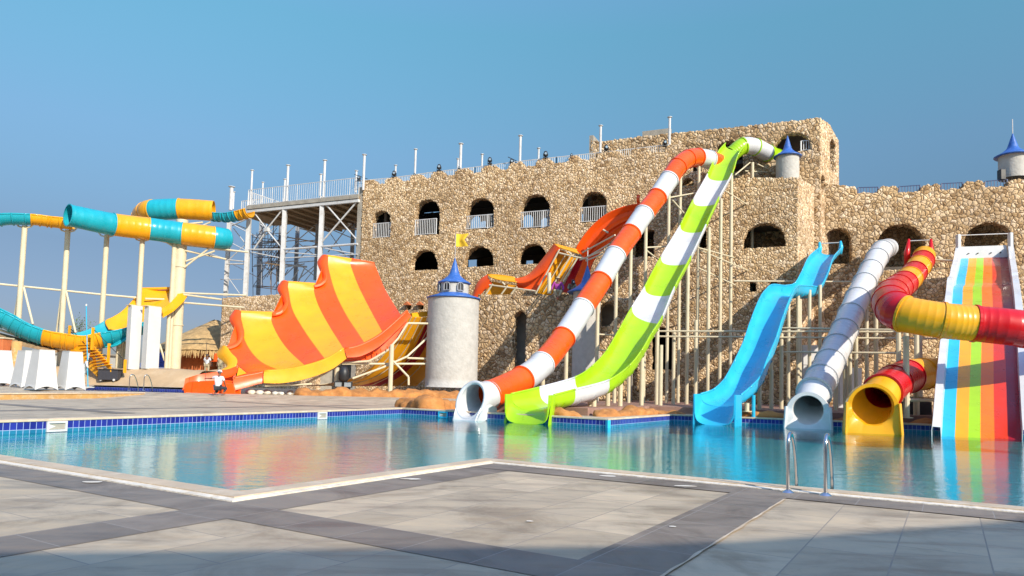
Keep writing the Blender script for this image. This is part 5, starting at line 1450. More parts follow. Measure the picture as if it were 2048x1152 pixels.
def spot(px, py, s, off, label, wide=False):
    c = FA.at(px, py, off); k = s / F_PX * c.y
    th = thing('roof_spotlight', label, 'spotlight', c, 'black spotlights along the castle battlements')
    mb = MB(); mb.box(c + Vector((0, 0, .05 * k)), (.9 * k, .8 * k, .12 * k)); mb.build('base', BLACK, th)
    mb = MB()
    for sg in (-1, 1): mb.box(c + Vector((sg * .42 * k, 0, .5 * k)), (.07 * k, .3 * k, .85 * k))
    mb.box(c + Vector((0, 0, .10 * k)), (.9 * k, .28 * k, .06 * k))
    mb.build('yoke', BLACK, th)
    mb = MB(); h = c + Vector((0, 0, .75 * k)); mb.tube([h + Vector((0, 0, -.45 * k)), h + Vector((0, 0, -.3 * k)), h, h + Vector((0, -.02 * k, .5 * k)), h + Vector((0, -.02 * k, .62 * k))], [.2 * k, .36 * k, .38 * k, .33 * k, .2 * k], 14); hd = mb.build('lamp_head', BLACK, th, smooth=True)
    mb = MB(); mb.cyl(h + Vector((0, -.30 * k, .1 * k)), h + Vector((0, -.40 * k, .1 * k)), .22 * k, 12); mb.build('lens', LENS, hd)
for a_ in ((717.5, 362, 8, .5, 'small black spotlight at the left end of the castle wall, on a crossbar'), (788, 355, 10, -.3, 'black spotlight near the short mast above the first arch'), (828.5, 354, 6, -.3, 'tiny black spotlight at the foot of the tall mast above the second arch'),
           (878, 342, 10, -.3, 'black spotlight between the second and third arch tops'), (918, 341, 6, -.3, 'tiny black spotlight at the foot of the tall mast above the third arch'), (979.5, 328, 10, -.3, 'black spotlight right of the third arch'),
           (1023.5, 331, 10, -.3, 'black spotlight with a thin tilted bar, left of the mast above the fourth arch'), (1091, 317, 11, -.3, 'black spotlight right of the fourth arch'), (1143, 315, 6, -.3, 'tiny black spotlight between fourth and fifth arch'),
           (1212.5, 304, 11, -.3, 'black spotlight beside the mast at the upper castle block'), (1330, 293, 10, -.3, 'black spotlight beside the mast in front of the upper block')):
    spot(*a_)
for x0, y0, x1, y1, lb in ((709, 349, 735, 358, 'thin dark bar crossing the castle end mast'), (1016, 314, 1033, 322, 'thin dark tilted bar above a black roof spotlight')):
    mb = MB(); mb.cyl(FA.at(x0, y0, -.2), FA.at(x1, y1, -.2), .03, 6); tag(mb.build('light_bar', BLACK), lb, 'bar')

# ================================================================== ROUND TOWERS WITH BLUE CONES
def turret(name, label, px, ybase, yeave, ytip, r, Y, neck=None, z0=None, flag=False, spike=0, windows=True, brim=1.42, lean=0):
    c = P(px, yeave, Y); zb = z0 if z0 is not None else P(px, ybase, Y).z; ze = c.z; zt = P(px, ytip, Y).z
    th = thing(name, label, 'tower', (c.x, c.y, zb))
    base_ = Vector((c.x, c.y, 0))
    if neck:
        yn, rn, ledge = neck; zn = P(px, yn, Y).z
        prof = [(r * 1.05, zb), (r * 1.02, zb + .1)] + [(r * (1.02 - .02 * i / 12), zb + .1 + (zn - zb - .15) * i / 12) for i in range(13)]
        mb = MB(); mb.lathe(base_, prof, 48); mb.build('wall', PLASTER, th, smooth=True)
        mb = MB(); mb.lathe(base_, [(r * .9, zn - .10), (r * 1.05, zn - .10), (r * 1.07, zn - .02), (rn * 1.25, zn + .16), (rn, zn + .28)], 48); mb.build('ledge', BLUE_F, th, smooth=True)
        mb = MB(); mb.lathe(base_, [(rn, zn + .2), (rn, ze + .05)], 40); nk = mb.build('upper_wall', PLASTER, th, smooth=True)
        for ang in (-112, -62, -160):
            a = R_(ang); d_ = Vector((math.cos(a), math.sin(a), 0)); sd_ = Vector((-d_.y, d_.x, 0)); w_ = .20; h_ = (ze - zn) * .52; z_ = zn + .38
            o_ = base_ + d_ * (rn + .01)
            pr = [(-w_, 0), (w_, 0), (w_, h_ * .6)] + [(w_ * math.cos(q), h_ * .6 + h_ * .4 * math.sin(q)) for q in [math.pi * i / 8 for i in range(1, 8)]] + [(-w_, h_ * .6)]
            mb = MB(); mb.add([o_ + sd_ * x_ + Vector((0, 0, z_ + y_)) for x_, y_ in pr], [tuple(range(len(pr)))]); wd = mb.build('window', BLACK, nk, solid=.08, offset=0)
            mb = MB(); f2_ = o_ + d_ * .07
            mb.tube([f2_ + sd_ * x_ + Vector((0, 0, z_ + y_)) for x_, y_ in pr + pr[:1]], .035, 6); mb.beam(f2_ + Vector((0, 0, z_)), f2_ + Vector((0, 0, z_ + h_ * .95)), .04); mb.build('window_frame', GREYM, nk)
        re = rn * 1.12
    else:
        mb = MB(); mb.lathe(base_, [(r, zb), (r, zb + (ze - zb) * .5), (r, ze + .05)], 40); mb.build('wall', PLASTER, th, smooth=True); re = r * brim
    H_ = zt - ze; prof = []
    for i in range(15):
        k = i / 14; prof.append((re * ((1 - k) ** 1.0 * .46 + .54 * max(0, 1 - k / .36) ** 1.7) + .015, ze + H_ * k))
    prof = [(re * .55, ze + .0), (re * .98, ze - .08), (re * 1.02, ze - .03)] + prof[0:1] + prof[1:]
    mb = MB(); mb.lathe(base_, prof, 40); mb.build('cone_roof', BLUE_F, th, smooth=True)
    top = Vector((c.x, c.y, zt))
    if spike:
        mb = MB(); mb.cyl(top - Vector((0, 0, .15)), top + Vector((0, 0, spike)), .028, 8); mb.build('spike', STEEL_W if not flag else GREYM, th)
    if flag:
        z = top.z + spike; s_ = 27 / F_PX * Y; h_ = 26 / F_PX * Y; mb = MB(); rows = []
        for i in range(9):
            k = i / 8; n_ = 1 - .0 * k
            cut = 0
            rows.append([top + Vector((s_ * k, .12 * math.sin(k * 5), spike - h_ * j / 6 - .0)) for j in range(7)])
        # swallow tail: shift the middle of the free end inwards
        for i, row in enumerate(rows):
            for j, p_ in enumerate(row):
                row[j] = p_ - Vector((s_ * .34 * (i / 8) * (1 - abs(j - 3) / 3), 0, 0))
        mb.sheet(rows); mb.build('flag', FLAGM, th, smooth=True, solid=.012)
    return th
turret('round_tower', 'big white rendered round tower with blue cone roof and yellow flag', 908.5, 772, 566, 515, 1.62, 45.2, neck=(596, .93, 1), z0=.9, flag=True, spike=1.55)
turret('round_tower', 'slim white tower with blue cone, half hidden behind the orange tube slide', 1174, 755, 584, 530, .86, 44.6, z0=.3, spike=1.1)
turret('roof_turret', 'small white turret with blue cone on the castle terrace beside the upper arch', 1575, 366, 313, 271, .765, 48.6, windows=False, brim=1.2)
turret('roof_turret', 'white turret with blue cone and thin spike at the right end of the roof', 2026, 358, 312, 266, .86, 47.5, spike=.95, brim=1.28)
mb = MB(); cB_ = FD.at(2003, 350, -.4); mb.box(cB_, (.35, .4, .7)); tag(mb.build('roof_speaker', BLACK, bevel=.03), 'small dark box at the foot of the right end turret', 'speaker')

# ================================================================== ROCKS AND KERBS
def rock_ridge(name, label, pts, wid, hgt, seed, mat=ROCK, group='ochre artificial rock edgings', z0=0.0, amp=.6):
    """pts: world (x,y); a lumpy bank of moulded rock"""
    c = resample([Vector((p[0], p[1], 0)) for p in pts], max(8, int(sum((Vector(a[:2]) - Vector(b[:2])).length for a, b in zip(pts, pts[1:])) / .16)))
    n = 14; rows = []
    for i, p in enumerate(c):
        t = (c[min(i + 1, len(c) - 1)] - c[max(i - 1, 0)]).normalized(); s_ = Vector((-t.y, t.x, 0))
        k = min(1, (i + .15) / 3, (len(c) - .85 - i) / 3) ** .5 if 0 < i < len(c) - 1 else .05
        row = []
        big = .75 + .45 * noise.noise(Vector((p.x * .9, p.y * .9, seed))) + .25 * noise.noise(Vector((p.x * 2.6, p.y * 2.6, seed)))
        for j in range(n + 1):
            a = math.pi * j / n
            q = p + s_ * math.cos(a) * wid * .5 * k + Vector((0, 0, z0 - .05 + math.sin(a) ** .6 * hgt * k * big))
            nn = noise.fractal(Vector((q.x * 1.5, q.y * 1.5, q.z * 1.5 + seed)), 1, 2, 4)
            cell = noise.voronoi(Vector((q.x * 1.3, q.y * 1.3, q.z * 1.3 + seed)))[0]
            dlt = (nn * .35 + (cell[1] - cell[0]) * .35 - .1) * amp
            q += (Vector((0, 0, .6)) * math.sin(a) + s_ * math.cos(a)) * dlt * k
            row.append(q)
        rows.append(row)
    mb = MB(); mb.sheet(rows); o = mb.build(name, mat, smooth=True); tag(o, label, 'rock edging', group); return o
def g2(x, y, z=0): p = G(x, y, z); return (p.x, p.y)
def at2(x, Y): p = P(x, 700, Y); return (p.x, p.y)
rock_ridge('rock_edging', 'long low ochre rock edging in front of the striped slide and the big white tower', [at2(590, 41.0), at2(700, 41.9), at2(800, 42.6), at2(880, 43.2), at2(960, 43.6)], 1.5, .62, 1.0, z0=TZ)
rock_ridge('rock_edging', 'short ochre rock mound left of the orange slide outlet', [g2(806, 813), (UV(19.2, 24.9).x, UV(19.2, 24.9).y), at2(880, 32.8), at2(918, 32.3)], 1.3, .62, 5.0)
rock_ridge('rock_edging', 'ochre rock pile between orange tube outlet and green chute', [at2(972, 31.6), at2(1004, 31.0)], 1.2, .5, 9.0)
pA = UV(14.4, 24.9); pB = UV(11.6, 24.8); pC = UV(11.5, 27.5); pD = UV(11.4, 31.0)
rock_ridge('rock_edging', 'ochre rock edging right of the green chute along the pool corner', [UV(13.9, 25.1)[:2], UV(12.9, 24.8)[:2], UV(11.9, 24.9)[:2]], .9, .42, 12.0)
rock_ridge('rock_edging', 'ochre rock edging running back from the pool corner toward the light blue slide', [UV(11.7, 25.6)[:2], UV(11.6, 28)[:2], UV(11.5, 31.2)[:2], UV(10.2, 32.2)[:2]], .9, .40, 15.0)
rock_ridge('rock_edging', 'low ochre rock edging between the light blue and white slides', [UV(8.9, 32.2)[:2], UV(5.8, 33.0)[:2]], .8, .34, 18.0)
rock_ridge('rock_edging', 'low ochre rock edging between the white and yellow outlets', [UV(4.4, 33.1)[:2], UV(3.2, 33.3)[:2]], .8, .34, 22.0)
rock_ridge('rock_edging', 'low ochre rock edging between the yellow outlet and the rainbow slide', [UV(1.6, 33.5)[:2], UV(-1.6, 34.2)[:2]], .8, .30, 25.0)
random.seed(11)
for i in range(26):
    x = random.uniform(498, 585); Y = random.uniform(40.9, 42.4); p = P(x, 700, Y); r = random.uniform(.10, .22)
    mb = MB(); rows = []
    for a in range(7):
        th_ = math.pi * a / 6; rows.append([Vector((p.x, p.y, TZ + r * .5)) + Vector((math.cos(2 * math.pi * b / 10) * math.sin(th_) * r * 1.2, math.sin(2 * math.pi * b / 10) * math.sin(th_) * r, math.cos(th_) * r * .75)) * (1 + .25 * noise.noise(Vector((a * .9 + i, math.cos(.63 * b) * 1.3, math.sin(.63 * b) * 1.3)))) for b in range(10)])
    mb.sheet(rows, closed=True); tag(mb.build('white_boulder', PEBBLE, smooth=True), 'pale rounded boulder in the heap under the striped slide', 'boulder', 'pale boulders under the striped slide')

# ================================================================== DECK FURNITURE AND FAR-LEFT THINGS
def block_(name, label, px0, px1, yt, yb, z, wt, group=None, Y=None):
    """white tapering pedestal with arched feet"""
    b = P((px0 + px1) / 2, yb, Y) if Y else G((px0 + px1) / 2, yb, z); b.z = z; k = b.y / F_PX; w0 = (px1 - px0) * k; H_ = (yb - yt) * k
    th = thing(name, label, 'pedestal', (b.x, b.y, z), group)
    rot = R_(60); q = Matrix.Rotation(rot, 3, 'Z'); hw = w0 / 2 / 1.30; ht = hw * wt
    c = Vector((b.x, b.y, z)); n = 9
    cr0 = [(-1, -1), (1, -1), (1, 1), (-1, 1)]
    for i in range(4):
        a, d_ = Vector(cr0[i]), Vector(cr0[(i + 1) % 4]); rows = []
        for j in range(9):
            v_ = j / 8; row = []
            for m_ in range(n):
                u_ = m_ / (n - 1); e = a.lerp(d_, u_)
                hh = hw + (ht - hw) * (v_ ** .85)
                zz = H_ * v_
                if j == 0: zz = .16 * H_ * math.sin(math.pi * u_) * .55
                row.append(c + q @ Vector((e.x * hh, e.y * hh, zz)))
            rows.append(row)
        mb = MB(); mb.sheet(rows); mb.build('side_panel', WHITEP, th, solid=.03)
    mb = MB(); mb.box(c + Vector((0, 0, H_ + .01)), (ht * 2.04, ht * 2.04, .04), rot); mb.build('top_panel', WHITEP, th)
    return th
block_('white_pedestal', 'white tapering pedestal cut off by the left edge of the photo', -42, 26, 697, 767, TOPZ, .62, 'white tapering pedestals', Y=44.5)
block_('white_pedestal', 'white tapering pedestal half hidden behind the larger one', 26, 84, 698, 770, TOPZ, .66, 'white tapering pedestals', Y=42.5)
block_('white_pedestal', 'nearest and largest white tapering pedestal, second from the right', 54, 110, 701, 779, TOPZ, .66, 'white tapering pedestals', Y=37.5)
block_('white_pedestal', 'white tapering pedestal on the right, in front of the man in white', 115, 166, 702, 777, TOPZ, .66, 'white tapering pedestals', Y=38.5)
for x0, x1, yt, yb, lb in ((254, 281, 612, 733, 'tall narrow white slab, left one of the pair before the tall column'), (287, 319, 614, 732, 'tall white slab, wider right one of the pair before the tall column')):
    Y = 55.8; k = Y / F_PX; c = P((x0 + x1) / 2, yb + 6, Y); t_ = P((x0 + x1) / 2, yt, Y); w_ = (x1 - x0) * k
    th = thing('white_slab', lb, 'slab', c, 'tall white slabs')
    mb = MB(); mb.box(((c.x + t_.x) / 2, Y, (c.z + t_.z) / 2), (w_ * .86, w_ * .5, t_.z - c.z), R_(60), taper=.98); mb.build('panel', WHITEP, th, bevel=.02)
    mb = MB(); mb.box((t_.x, Y, t_.z + .03), (w_ * .92, w_ * .56, .06), R_(60)); mb.build('cap', COPING, th)
# yellow stair
st_ = thing('yellow_stair', 'yellow steel stair with posts and thin black rails at the far left pool', 'stair', P(190, 740, 55))
def ypost(x, y0, y1, Y, w=.16):
    a = P(x, y0, Y); b = P(x, y1, Y); mb = MB(); mb.beam((a.x, a.y, b.z), a, w, w); mb.build('post', YELLOW, st_)
for x, y0, y1, Y in ((140, 651, 698, 56), (186.5, 655, 700, 54.5), (218.5, 687, 730, 55), (251, 719, 746, 54)): ypost(x, y0, y1, Y)
for i in range(9):
    k = i / 8; a = P(160 + 28 * k, 690 + 45 * k, 55.5 - 1.4 * k); b = P(185 + 36 * k, 689 + 40 * k, 55.0 - 1.4 * k)
    mb = MB(); mb.beam(a, b, .34, .05); mb.build('tread', YELLOW, st_)
for a, b in (((137, 686, 56), (196, 742, 54.2)), ((183, 686, 55), (223, 733, 53.8))):
    A0 = P(*a); B0 = P(*b); mb = MB(); mb.sheet([[A0, B0], [A0 - Vector((0, 0, .42)), B0 - Vector((0, 0, .42))]]); mb.build('stringer', YELLOW, st_, solid=.05)
mb = MB()
mb.add([P(137, 686, 56), P(186, 684, 55), P(196, 742, 54.3), P(190, 742, 54.3)], [(0, 1, 2, 3)]); mb.build('side_panel', YELLOW, st_, solid=.04)
for a, b in (((142, 658, 56), (198, 719, 54.4)), ((189, 660, 54.5), (218, 690, 55)), ((219, 692, 55), (250, 722, 54)), ((142, 664, 56), (165, 685, 55.5))):
    mb = MB(); mb.cyl(P(*a), P(*b), .025, 6); mb.build('hand_rail', BLACK, st_)
# black cart
c = P(220, 762, 54.2); ct = thing('black_cart', 'dark plastic bin on small wheels below the yellow stair', 'cart', c)
mb = MB(); mb.box(c + Vector((0, 0, .46)), (1.42, .85, .76), R_(5), taper=1.0); mb.build('bin', CLOTH_D, ct, bevel=.03)
mb = MB(); mb.box(c + Vector((0, 0, .87)), (1.56, .95, .07), R_(5)); mb.build('rim', BLACK, ct, bevel=.01)
for sg in (-.5, .5):
    mb = MB(); mb.cyl(c + Vector((sg, -.40, .09)), c + Vector((sg, -.34, .09)), .09, 12); mb.build('wheel', WHITEP, ct)
# hut with a thatched roof
hc = P(412, 735, 72); hz = .6
hut = thing('thatched_hut', 'orange mud hut with wide straw thatched roof beside the sand bank', 'hut', (hc.x, hc.y, hz))
R0 = 5.0
mb = MB(); mb.lathe((hc.x, hc.y, 0), [(R0 * .74, hz), (R0 * .72, hz + 1.5), (R0 * .72, hz + 3.0)], 32); mb.build('wall', MUD, hut, smooth=True)
THATCH = varied('straw_thatch', (.46, .31, .14), rough=.95, var=.35, scale=2.0, bump=1.0, bscale=9, stretch=(1, 1, .25), dirt=(.25, .15, .07), dirt_amt=.6)
ze = P(412, 704, 72).z; zt = P(440, 668, 72).z
mb = MB(); rows = []
for i in range(14):
    k = i / 13
    rows.append([Vector((hc.x + .8, hc.y, 0)) + Vector((math.cos(2 * math.pi * j / 90) * (R0 * 1.12 * (1 - k) + .2), math.sin(2 * math.pi * j / 90) * (R0 * 1.12 * (1 - k) + .2), ze + (zt + 1.4 - ze) * (k ** .9) + .10 * noise.noise(Vector((j * .9, i * .8, 0))))) for j in range(90)])
mb.sheet(rows, closed=True); rf = mb.build('roof', THATCH, hut, smooth=True)
random.seed(5); fr_ = MB()
for i in range(520):
    a = 2 * math.pi * i / 520 + random.uniform(-.01, .01); r_ = R0 * 1.12 + random.uniform(-.1, .08); L_ = random.uniform(.45, 1.0)
    p_ = Vector((hc.x + .8 + math.cos(a) * r_, hc.y + math.sin(a) * r_, ze + .15)); tg = Vector((-math.sin(a), math.cos(a), 0)) * random.uniform(.05, .10)
    q_ = p_ + Vector((math.cos(a) * .12, math.sin(a) * .12, -L_)) + tg * random.uniform(-1.5, 1.5)
    fr_.add([p_ - tg, p_ + tg, q_ + tg * .2, q_ - tg * .2], [(0, 1, 2, 3)])
fr_.build('straw_fringe', THATCH, rf)
# orange chair by the hut
c = P(431, 733, 62); oc = thing('folding_chair', 'orange folding chair with dark frame in the shade of the hut', 'chair', c)
mb = MB(); mb.beam(c + Vector((-.3, 0, .45)), c + Vector((.3, 0, .45)), .5, .04); mb.build('seat', ORANGE, oc)
mb = MB(); mb.add([c + Vector((-.3, .25, .5)), c + Vector((.3, .25, .5)), c + Vector((.32, .4, 1.15)), c + Vector((-.28, .4, 1.15))], [(0, 1, 2, 3)]); mb.build('backrest', ORANGE, oc, solid=.03)
for dx in (-.3, .3):
    for dy in (-.22, .22):
        mb = MB(); mb.cyl(c + Vector((dx, dy, 0)), c + Vector((dx, -dy, .5)), .025, 6); mb.build('leg', BLACK, oc)
# blue barrel shapes and red box seen through the posts
for x, y, Y, s_, lb, m_ in ((322, 722, 66, 1.1, 'blue plastic drum behind the tall column', BLUEP), (174, 712, 60, .95, 'blue plastic drum beside the yellow stair', BLUEP)):
    p_ = P(x, y + 12, Y); th = thing('plastic_drum', lb, 'drum', p_, 'blue drums')
    mb = MB(); mb.lathe(p_, [(.0, 0), (.42 * s_, 0), (.44 * s_, .1), (.46 * s_, .5 * s_), (.44 * s_, 1.1 * s_), (.40 * s_, 1.2 * s_), (0, 1.2 * s_)], 20); mb.build('body', m_, th, smooth=True)
    mb = MB(); mb.lathe(p_, [(.46 * s_, .38 * s_), (.49 * s_, .42 * s_), (.46 * s_, .46 * s_)], 20); mb.build('hoop', m_, th, smooth=True)
p_ = P(1, 690, 50); zk = P(1, 678, 50).z; rb_ = thing('red_kiosk', 'small rusty red booth cut off at the left edge under the low slide', 'kiosk', (p_.x, p_.y, .8))
mb = MB(); mb.box((p_.x, p_.y, zk / 2), (1.0, 1.0, zk)); mb.build('body', MUD, rb_, bevel=.04)
mb = MB(); mb.box((p_.x, p_.y, zk + .05), (1.15, 1.15, .1)); mb.build('lid', BEIGE, rb_, bevel=.03)
mb = MB(); p_ = P(33, 700, 50); mb.cyl((p_.x, p_.y, .2), (p_.x, p_.y, P(33, 683, 50).z), .32, 16); th = mb.build('sandstone_pier', RISER, smooth=True); tag(th, 'thick sandy round pier under the low slide at far left', 'pier')
# grey box building low behind
mb = MB(); p_ = P(150, 700, 88); 
for i in range(1): mb.box((p_.x, p_.y, 2.2), (9, 3, 2.6))
th = thing('service_hut', 'low pale service hut behind the yellow stair', 'building', (p_.x, p_.y, .9)); mb.build('wall', PLASTER, th)
mb = MB(); mb.box((p_.x, p_.y, 3.6), (9.6, 3.6, .2)); mb.build('roof', CONCRETE, th)
mb = MB(); mb.box((p_.x + 2.5, p_.y - 1.53, 1.9), (1.1, .08, 2.0)); mb.build('door', PLYWOOD, th)

# small tree beyond the left pool
random.seed(21)
tp = P(160, 690, 80); tree = thing('small_tree', 'small wispy green tree beyond the yellow stair', 'tree', (tp.x, tp.y, .8))
zt_ = P(160, 645, 80).z
mb = MB(); mb.tube([(tp.x, tp.y, .8), (tp.x + .1, tp.y, (zt_ + .8) * .5), (tp.x - .1, tp.y, zt_ - .8)], [.16, .11, .04], 8)
for i in range(8):
    a = random.uniform(0, 6.28); h_ = random.uniform(.5, .85) * zt_
    mb.tube([(tp.x, tp.y, h_), (tp.x + math.cos(a) * .5, tp.y + math.sin(a) * .5, h_ + .5), (tp.x + math.cos(a) * .9, tp.y + math.sin(a) * .9, h_ + 1.0)], [.05, .035, .015], 5)
mb.build('trunk', PLYWOOD, tree)
lm = MB()
for i in range(1500):
    v_ = Vector((random.gauss(0, .62), random.gauss(0, .62), random.gauss(0, .75)))
    if noise.noise(v_ * 1.5) < -.12: continue
    c = Vector((tp.x, tp.y, zt_ - 1.2)) + v_; s_ = random.uniform(.06, .13)
    a = Vector((random.uniform(-1, 1), random.uniform(-1, 1), random.uniform(-1, 1))).normalized(); b = a.cross(Vector((.3, .2, 1))).normalized()
    lm.add([c - a * s_, c + b * s_ * .5, c + a * s_, c - b * s_ * .5], [(0, 1, 2, 3)])
LEAF = varied('leaf_green', (.10, .15, .035), rough=.6, var=.4, scale=3)
lm.build('crown', LEAF, tree)

# pool ladders
def ladder(label, a, b, fwd, h, r, zb, down=.9, treads=0):
    th = thing('pool_ladder', label, 'ladder', (a + b) / 2)
    for q in (a, b):
        top = q + Vector((0, 0, h)); pts_ = [q + Vector((0, 0, -.0)), q + Vector((0, 0, h * .45)), q + Vector((0, 0, h * .80)), top + fwd * .04 + Vector((0, 0, -.02)), top + fwd * .15 + Vector((0, 0, .02)), top + fwd * .27 + Vector((0, 0, -.05)), top + fwd * .40 + Vector((0, 0, -h * .34)), q + fwd * .50 + Vector((0, 0, h * .30)), q + fwd * .53, q + fwd * .53 + Vector((0, 0, -down))]
        mb = MB(); mb.tube([Vector(p_) for p_ in catmull([tuple(p_) for p_ in pts_], 5)], r, 12); hr = mb.build('hand_rail', CHROME, th, smooth=True)
        mb = MB(); mb.lathe(q, [(r, .04), (r * 1.6, .035), (r * 3.2, .012), (r * 3.6, .0)], 20); mb.build('base_plate', CHROME, hr, smooth=True)
    for i in range(3):
        z = -.32 - .25 * i; mb = MB(); mb.beam(a + fwd * .53 + Vector((0, 0, z)), b + fwd * .53 + Vector((0, 0, z)), .09, .03); mb.build('tread', CHROME, th, bevel=.006)
VN = Vector((math.sin(GA), math.cos(GA), 0)).normalized()
ladder('shiny stainless steel pool ladder on the near pool edge', G(1576, 986), G(1651, 992), VN, .655, .021, 0)
p1 = G(258, 781, TZ); p2 = G(287, 781, TZ)
ladder('small steel pool ladder at the far left pool', p1, p2, Vector((.62, .75, 0)), .92, .025, TZ, down=.4)
# skimmer mouths in the pool wall
def skimmer(px, label, mat):
    a = W0[8]; b = W0[0]
    A3 = UV(*a); B3 = UV(*b); r_ = ray(px, 850); 
    if px > 820: A3 = UV(*W0[7]); B3 = UV(*W0[8])
    e = (B3 - A3); nrm_ = Vector((-e.y, e.x, 0)).normalized()
    t = (A3 - CAMP).dot(nrm_) / r_.dot(nrm_); c = CAMP + r_ * t; c.z = -.16; e.normalize()
    if nrm_.dot(CAMP - c) < 0: nrm_ = -nrm_
    w_, h_ = .50, .21
    th = thing('skimmer', label, 'skimmer', c, 'skimmer mouths in the far pool wall')
    mb = MB()
    for s_, zc, ww, hh in ((0, h_ / 2, w_, .05), (0, -h_ / 2, w_, .05), (-w_ / 2 + .025, 0, .05, h_), (w_ / 2 - .025, 0, .05, h_)):
        mb.box(c + e * s_ + Vector((0, 0, zc)) + nrm_ * .02, (ww, .05, hh - (.05 if hh > .1 else 0)), math.atan2(e.y, e.x))
    mb.build('frame', mat, th)
    mb = MB(); mb.add([c + e * a_ * (w_ / 2 - .05) + Vector((0, 0, b_ * (h_ / 2 - .03))) + nrm_ * .006 for a_, b_ in ((-1, -1), (1, -1), (1, 1), (-1, 1))], [(0, 1, 2, 3)]); mb.build('recess', CONCRETE, th)
    mb = MB(); mb.add([c + e * .18 + Vector((0, 0, .06)) + nrm_ * .012, c + e * .02 + nrm_ * .012, c + e * .18 + Vector((0, 0, -.06)) + nrm_ * .012], [(0, 1, 2)]); mb.build('flap', WHITEP, th)
skimmer(113, 'white framed skimmer mouth, leftmost in the blue tile band', WHITEP)
skimmer(643, 'white framed skimmer mouth below the striped slide', WHITEP)
skimmer(886, 'teal framed skimmer mouth left of the orange tube outlet', CYAN)
# light blue corner trim at the pool corner
cc = UV(*W0[7]); mb = MB(); mb.box(cc + Vector((-.0, -.02, -.22)), (.13, .13, .40), R_(30)); tag(mb.build('corner_trim', CYAN), 'light blue trim on the jutting pool corner', 'trim')
# orange spotlight stand under the striped slide
c = P(687, 768, 41.9); fl2 = thing('floodlight_pair', 'black loudspeaker on two square floodlights under the striped slide', 'floodlight', (c.x, c.y, TZ + .5))
c = Vector((c.x, c.y, TZ + .62))
for sg in (-1, 1):
    mb = MB(); mb.box(c + Vector((sg * .27, 0, .05)), (.50, .22, .34), R_(sg * 8)); h_ = mb.build('lamp_housing', BLACK, fl2, bevel=.02)
    mb = MB(); mb.box(c + Vector((sg * .27, -.13, .05)), (.38, .03, .24), R_(sg * 8)); mb.build('glass', LENS, h_)
mb = MB(); mb.tube([c + Vector((0, 0, .2)), c + Vector((0, 0, .35)), c + Vector((0, 0, .75)), c + Vector((0, 0, 1.0)), c + Vector((0, 0, 1.12))], [.16, .30, .32, .24, .12], 12); mb.build('speaker', BLACK, fl2, smooth=True)
mb = MB(); mb.cyl(c + Vector((0, 0, -.7)), c + Vector((0, 0, -.1)), .05, 8); mb.build('stand', GREYM, fl2)
# dark boxes right
for x0, x1, Y, lb in ((1803, 1822, 31.5, 'black equipment box behind the yellow outlet, left one'), (1826, 1858, 31.8, 'black equipment box behind the yellow outlet, right and wider one')):
    a = P(x0, 838, Y); b = P(x1, 838, Y); h_ = (838 - 812) / F_PX * Y
    th = thing('equipment_box', lb, 'box', ((a.x + b.x) / 2, Y, .3), 'black equipment boxes')
    mb = MB(); mb.box(((a.x + b.x) / 2, Y, .3 + h_ / 2), (b.x - a.x, .5, h_)); mb.build('cabinet', BLACK, th, bevel=.02)
    mb = MB(); mb.box(((a.x + b.x) / 2, Y - .26, .3 + h_ * .5), ((b.x - a.x) * .8, .02, h_ * .8)); mb.build('door', CLOTH_D, th)
# white service cabinet behind the posts
a = P(1604, 800, 44.5); b = P(1642, 800, 44.5); z1 = P(1620, 690, 44.5).z
th = thing('service_cabinet', 'tall white panelled cabinet against the stone wall behind the cream posts', 'cabinet', ((a.x + b.x) / 2, 44.5, .3))
for i in range(3):
    mb = MB(); h_ = (z1 - .3) / 3; mb.box(((a.x + b.x) / 2, 44.6, .3 + h_ * (i + .5)), (b.x - a.x, .6, h_ - .03)); mb.build('panel', WHITEP, th, bevel=.02)
a = P(1668, 800, 42.5); mb = MB(); z1 = P(1680, 735, 42.5).z
th = thing('service_cabinet', 'lower white cabinet right behind the white tube slide', 'cabinet', (a.x + .8, 42.5, .3)); mb.box((a.x + .8, 42.5, (.3 + z1) / 2), (1.5, .5, z1 - .3)); mb.build('panel', WHITEP, th, bevel=.02)
mb = MB(); mb.box((a.x + .8, 42.22, (.3 + z1) / 2), (1.2, .03, (z1 - .3) * .8)); mb.build('door', WHITEP, th)
# yellow bag and white panels on the deck
p_ = G(400, 784, TZ); mb = MB(); rows = []
for a_ in range(7):
    th_ = math.pi / 2 * a_ / 6; rows.append([p_ + Vector((math.cos(2 * math.pi * b_ / 14) * math.cos(th_) * .35 * (1 + .2 * math.sin(3 * b_)), math.sin(2 * math.pi * b_ / 14) * math.cos(th_) * .2, math.sin(th_) * .13)) for b_ in range(14)])
mb.sheet(rows, closed=True); tag(mb.build('yellow_bag', YELLOW, smooth=True), 'crumpled yellow bag on the deck beside the kneeling worker', 'bag')

# ================================================================== PEOPLE
def skin_mesh(name, verts, edges, radii, mat, parent, root=0, sub=2):
    me = bpy.data.meshes.new(name + '_rig'); me.from_pydata([tuple(v) for v in verts], edges, []); me.update()
    ob = bpy.data.objects.new(name + '_rig', me); C.objects.link(ob)
    md = ob.modifiers.new('skin', 'SKIN')
    for i, r in enumerate(radii):
        sv = me.skin_vertices[0].data[i]; sv.radius = (r, r) if not isinstance(r, tuple) else r; sv.use_root = (i == root)
    md.use_smooth_shade = True
    s2 = ob.modifiers.new('sub', 'SUBSURF'); s2.levels = sub; s2.render_levels = sub
    dg = bpy.context.evaluated_depsgraph_get(); ev = ob.evaluated_get(dg); m2 = ev.to_mesh()
    mb = MB(); mb.add([v.co.copy() for v in m2.vertices], [tuple(p_.vertices) for p_ in m2.polygons])
    ev.to_mesh_clear(); bpy.data.objects.remove(ob)
    return mb
